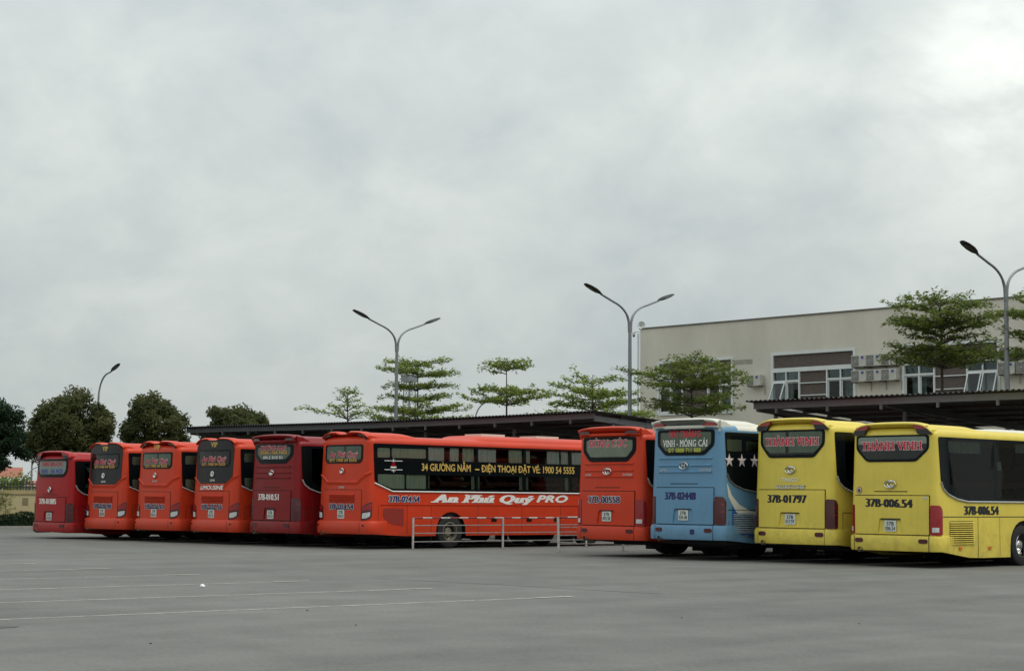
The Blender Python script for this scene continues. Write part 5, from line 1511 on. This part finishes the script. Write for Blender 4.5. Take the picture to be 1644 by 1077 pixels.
e2 = MB(); e2.add([q2(-.10, -.03), q2(.10, -.03), q2(.02, .09), q2(-.02, .09)], [(0, 1, 2, 3)]); e2.build('crest_roof', REDL, eo)
st = MB(); st.box(.70, .76, 4.9, 10.2, s.Hb + .02, s.Hb + .05); st.build('roof_conduit', WHITEP, s.root)
ht = MB(); ht.box(-.4, .4, 5.2, 6.2, s.H + .0, s.H + .07); ht.box(-.4, .4, 7.6, 8.6, s.H + .0, s.H + .07); ht.build('roof_hatch', CREAM, s.root)
s.finish()

# ---- orange-red ribbed coach beside the blue one
s = Bus('coach_bus', 'orange-red coach with ribbed rear parked left of the blue coach, 37B-00558', -33.9, 34.95, 3.48, .45, .34, SRED, A_ROW, zwb=1.66, ya=3.5)
s.shell(chamf_round(s.zwb)); s.wheels(); s.glaze(panes_big(s), DPANE)
universe_rear(s, lid=.97, ribs=True, spoiler='wing', win=dict(hw=.98, hb=.70, t0=.685, tm=.775, t1=.905, inner=.12, curt=CURT, pane=LPANE), lights=REDL, emb='c', emb_t=.60, emb_sz=(.15, .085))
s.fairing('rear_roof_cap', .3, 2.6, .10, s.body, 1.08, .02, 1.0); s.fairing('roof_air_conditioner', 4.3, 8.6, .16, s.body, 1.0, .6, .8)
s.text('rear', 'HÙNG CÚC', -.02, s.t(.848), 1.40, .19, REDINK, .016, WHITEP, .03, 'operator_lettering', fat=.08, serif=True)
s.text('rear', '37B-00558', -.10, s.t(.352), 1.18, .18, NAVY, .033, WHITEP, .04, 'number_lettering', fat=.10)
s.text('rear', 'UNI', -.74, s.t(.572), .22, .05, SILVER, .012, name='model_badge', bold=.02); s.text('rear', 'EXPRESS', .72, s.t(.572), .32, .05, SILVER, .012, name='model_badge', bold=.02)
s.plate(s.t(.205), '37B', '005.58'); s.grille(.85, 1.9, .6, 1.1, 10, s.body); s.finish()

# ---- blue coach
s = Bus('coach_bus', 'sky-blue coach with cream roof, white swoosh and stars on its side', -31.05, 34.82, 3.62, .52, .42, BLUE, A_ROW, zwb=1.76, ya=3.6, roof=CREAM, trim=GREYP)
s.shell(chamf_round(s.zwb)); s.wheels()
s.glaze([(.30, .88, s.zwt - .48, s.zwt - .18), (1.05, 1.75, s.zwt - .48, s.zwt - .18), (1.95, 3.8, s.zwt - .55, s.zwt - .14), (3.95, 5.9, s.zwt - .55, s.zwt - .14), (1.95, 3.8, s.zwb + .1, s.zwb + .55), (3.95, 5.9, s.zwb + .1, s.zwb + .55), (6.05, 8.2, s.zwb + .1, s.zwt - .14)], PANE)
s.blind(.30, .88, s.zwt - .48, s.zwt - .18, CURT); s.curtain(1.02, 1.78, s.zwt - .5, s.zwt - .15, CURTG)
universe_rear(s, lid=.97, ribs=True, spoiler='wing', spoil_mat=CREAM, win=dict(hw=.97, hb=.67, t0=.692, tm=.775, t1=.905, inner=.10, curt=CURTG, pane=PANE), lights=DREDL, emb='h', emb_t=.607, emb_sz=(.14, .085))
s.fairing('rear_roof_cap', .3, 2.2, .12, CREAM, 1.10, .02, .8)
pl = MB()
for i in range(13):
    a = -.74 + 1.5 * i / 12; pl.v += [(a, -.094, s.H - .055), (a, -.012, s.H - .145)]
for i in range(12): pl.f.append((i * 2 + 1, i * 2 + 3, i * 2 + 2, i * 2)); pl.m.append(0)
pl.build('spoiler_insert', GREYP, s.root)
s.text('rear', 'HẢI THẮNG', 0, s.t(.868), 1.08, .155, mat('scarlet_lettering', (.62, .03, .05)), .016, name='operator_lettering', fat=.08, serif=True)
s.text('rear', 'VINH - MÓNG CÁI', 0, s.t(.792), 1.52, .165, WHITEP, .016, name='route_lettering', fat=.05, serif=True)
s.text('rear', 'ĐT 0888 711 888', 0, s.t(.735), 1.10, .10, LEMON, .016, name='phone_lettering', bold=.02)
s.text('rear', '37B-02448', -.10, s.t(.358), 1.04, .185, NAVY, .033, name='number_lettering', fat=.17)
s.text('rear', 'UNI', -.74, s.t(.572), .24, .05, SILVER, .012, name='model_badge', bold=.02); s.text('rear', 'EXPRESS', .70, s.t(.572), .36, .05, SILVER, .012, name='model_badge', bold=.02)
s.plate(s.t(.20), '37B', '024.48')
s.rear('tow_eye_cover', rrect(.26, .40, s.t(.045), s.t(.085), .02, 2), NAVY, .062)
for y in (.37, .86, 1.36):
    pts = []
    for k in range(10):
        a = R(90 + 36 * k); r_ = .185 if k % 2 == 0 else .072; pts.append((y + r_ * math.cos(a), 2.53 + r_ * math.sin(a)))
    m = MB(); m.v = [s.side(p[0], p[1], .018) for p in pts] + [s.side(y, 2.53, .034)]
    m.f = [(k, (k + 1) % 10, 10) for k in range(10)]; m.m = [0] * 10; m.build('star', PINKW, s.root)
s.flank('white_swoosh', [(.32, 1.62), (.62, 1.24), (.95, 1.00), (1.35, .84), (2.4, .70), (2.4, 1.10), (1.75, 1.17), (1.15, 1.27), (.75, 1.42), (.47, 1.64), (.27, 1.98)], CREAM, .004, thick=0)
s.flank('deep_blue_panel', [(.45, .75), (1.2, .56), (2.4, .47), (2.4, .68), (1.35, .82), (.95, .98), (.62, 1.22), (.45, 1.40)], DBLUE, .004, thick=0)
s.grille(.52, 1.55, .70, 1.20, 11, mat('pale_blue_slat', (0.36, 0.44, 0.50), rough=0.5, var=0.2))
s.flank('side_marker', rrect(.98, 1.05, .60, .65, .02, 2), AMBER, .02)
s.gap_side([(.30, 1.285), (2.6, 1.285)], .02); s.gap_side([(.33, .62), (.33, 1.0)], .012); s.finish()

# ---- yellow coaches
s = Bus('coach_bus', 'yellow coach second from the right, 37B-01797, parked beside the blue coach', -28.2, 35.58, 3.59, .47, .36, YELL, A_ROW, zwb=1.70, ya=3.6)
s.shell(chamf_round(s.zwb)); s.wheels(RIMC); s.glaze(panes_big(s), DPANE)
universe_rear(s, lid=1.02, win=dict(hw=1.0, hb=.70, t0=.68, tm=.785, t1=.902, inner=.07, curt=CURTG, pane=PANE, split=-.12), lights=DREDL, emb='c', emb_t=.585, emb_sz=(.155, .085))
s.fairing('rear_roof_cap', .3, 2.6, .10, s.body, 1.08, .02, 1.0); s.fairing('roof_air_conditioner', 3.6, 7.6, .09, CREAM, .95, .5, .6)
s.curtain(.66, 1.9, s.zwt - .45, s.zwt - .12, CURTG)
s.text('rear', 'THÀNH VINH', 0, s.t(.808), 1.66, .20, REDINK, .016, WHITEP, .03, 'operator_lettering', fat=.09, serif=True)
s.text('rear', 'THACO', -.02, s.t(.507), .50, .085, CHROME, .010, name='maker_badge', bold=.03)
s.text('rear', 'MOBIHOME', .02, s.t(.448), .88, .085, SILVER, .050, name='model_badge', bold=.03, shear=.2)
s.text('rear', '37B-01797', -.10, s.t(.355), 1.20, .19, INK, .033, name='number_lettering', fat=.17)
s.plate(s.t(.195), '37B', '017.97'); s.grille(1.2, 2.2, .62, 1.15, 10, s.body)
s.gap_side([(.48, .45), (.48, 1.25), (2.8, 1.25), (2.8, .45)], .016); s.finish()

s = Bus('coach_bus', 'yellow coach at the right edge of the picture, 37B-006.54 on rear and side', -25.35, 35.75, 3.42, .38, .22, YELL, A_ROW, zwb=1.56, ya=3.78)
s.shell(chamf_round(s.zwb)); s.wheels(RIMC); s.glaze(panes_big(s), MPANE)
s.curtain(.64, 2.05, s.zwt - .36, s.zwt - .08, CURTG); s.curtain(2.75, 2.95, s.zwb + .75, s.zwb + .95, CURTW); s.curtain(3.6, 4.6, s.zwt - .30, s.zwt - .08, CURT)  # first pale-green sheet paints a reflection at the top of the pane
universe_rear(s, lid=1.04, win=dict(hw=1.03, hb=.70, t0=.688, tm=.785, t1=.896, inner=.06, curt=CABIN, pane=LPANE, sky_band=.17), lights=REDL, emb='c', emb_t=.515, emb_sz=(.16, .09))
s.fairing('rear_roof_cap', .3, 2.7, .10, s.body, 1.08, .02, 1.0); s.fairing('roof_air_conditioner', 3.2, 7.2, .085, CREAM, .95, .5, .6)
s.text('rear', 'THÀNH VINH', 0, s.t(.812), 1.70, .20, REDINK, .016, WHITEP, .03, 'operator_lettering', fat=.09, serif=True)
s.text('rear', '37B-006.54', -.04, s.t(.368), 1.30, .19, INK, .033, name='number_lettering', fat=.17, slope=-.012)
s.text('side', '37B-006.54', 1.94, 1.345, 1.44, .20, INK, .010, name='number_lettering', fat=.17)
s.plate(s.t(.192), '37B', '006.54')
st = s.rear('round_sticker', [(-.93 + .085 * math.cos(2 * math.pi * k / 20), s.t(.468) + .085 * math.sin(2 * math.pi * k / 20)) for k in range(20)], mat('sticker_red', (.35, .08, .06)), .008, thick=.006)
s.rear('sticker_face', [(-.93 + .07 * math.cos(2 * math.pi * k / 20), s.t(.468) + .07 * math.sin(2 * math.pi * k / 20)) for k in range(20)], mat('sticker_pale', (.62, .50, .40), var=.2, scale=20), .010, parent=st, thick=0)
hd = MB()
for x, h in ((-.030, .035), (-.010, .05), (.012, .045), (.032, .025)): hd.add([s.surf(-.93 + x - .008, s.t(.468) - .02, .012), s.surf(-.93 + x + .008, s.t(.468) - .02, .012), s.surf(-.93 + x + .008, s.t(.468) + h - .01, .012), s.surf(-.93 + x - .008, s.t(.468) + h - .01, .012)], [(0, 1, 2, 3)])
hd.add([s.surf(-.93 - .04, s.t(.468) - .045, .012), s.surf(-.93 + .04, s.t(.468) - .045, .012), s.surf(-.93 + .04, s.t(.468) - .015, .012), s.surf(-.93 - .04, s.t(.468) - .015, .012)], [(0, 1, 2, 3)])
hd.build('hand_symbol', INK, st)
s.rear('lid_latch', rrect(.90, 1.0, s.t(.402), s.t(.418), .01, 2), SILVER, .036)
s.grille(.60, 1.58, .55, 1.09, 11, s.body)
for y in (1.02, 2.27): s.flank('side_marker', rrect(y - .06, y + .06, .42, .49, .015, 2), AMBER, .022)
s.gap_side([(.32, 1.19), (10.6, 1.19)], .018); s.gap_side([(1.78, .24), (1.78, 1.18)], .016); s.gap_side([(2.72, .24), (2.72, 1.18)], .010)
s.finish()
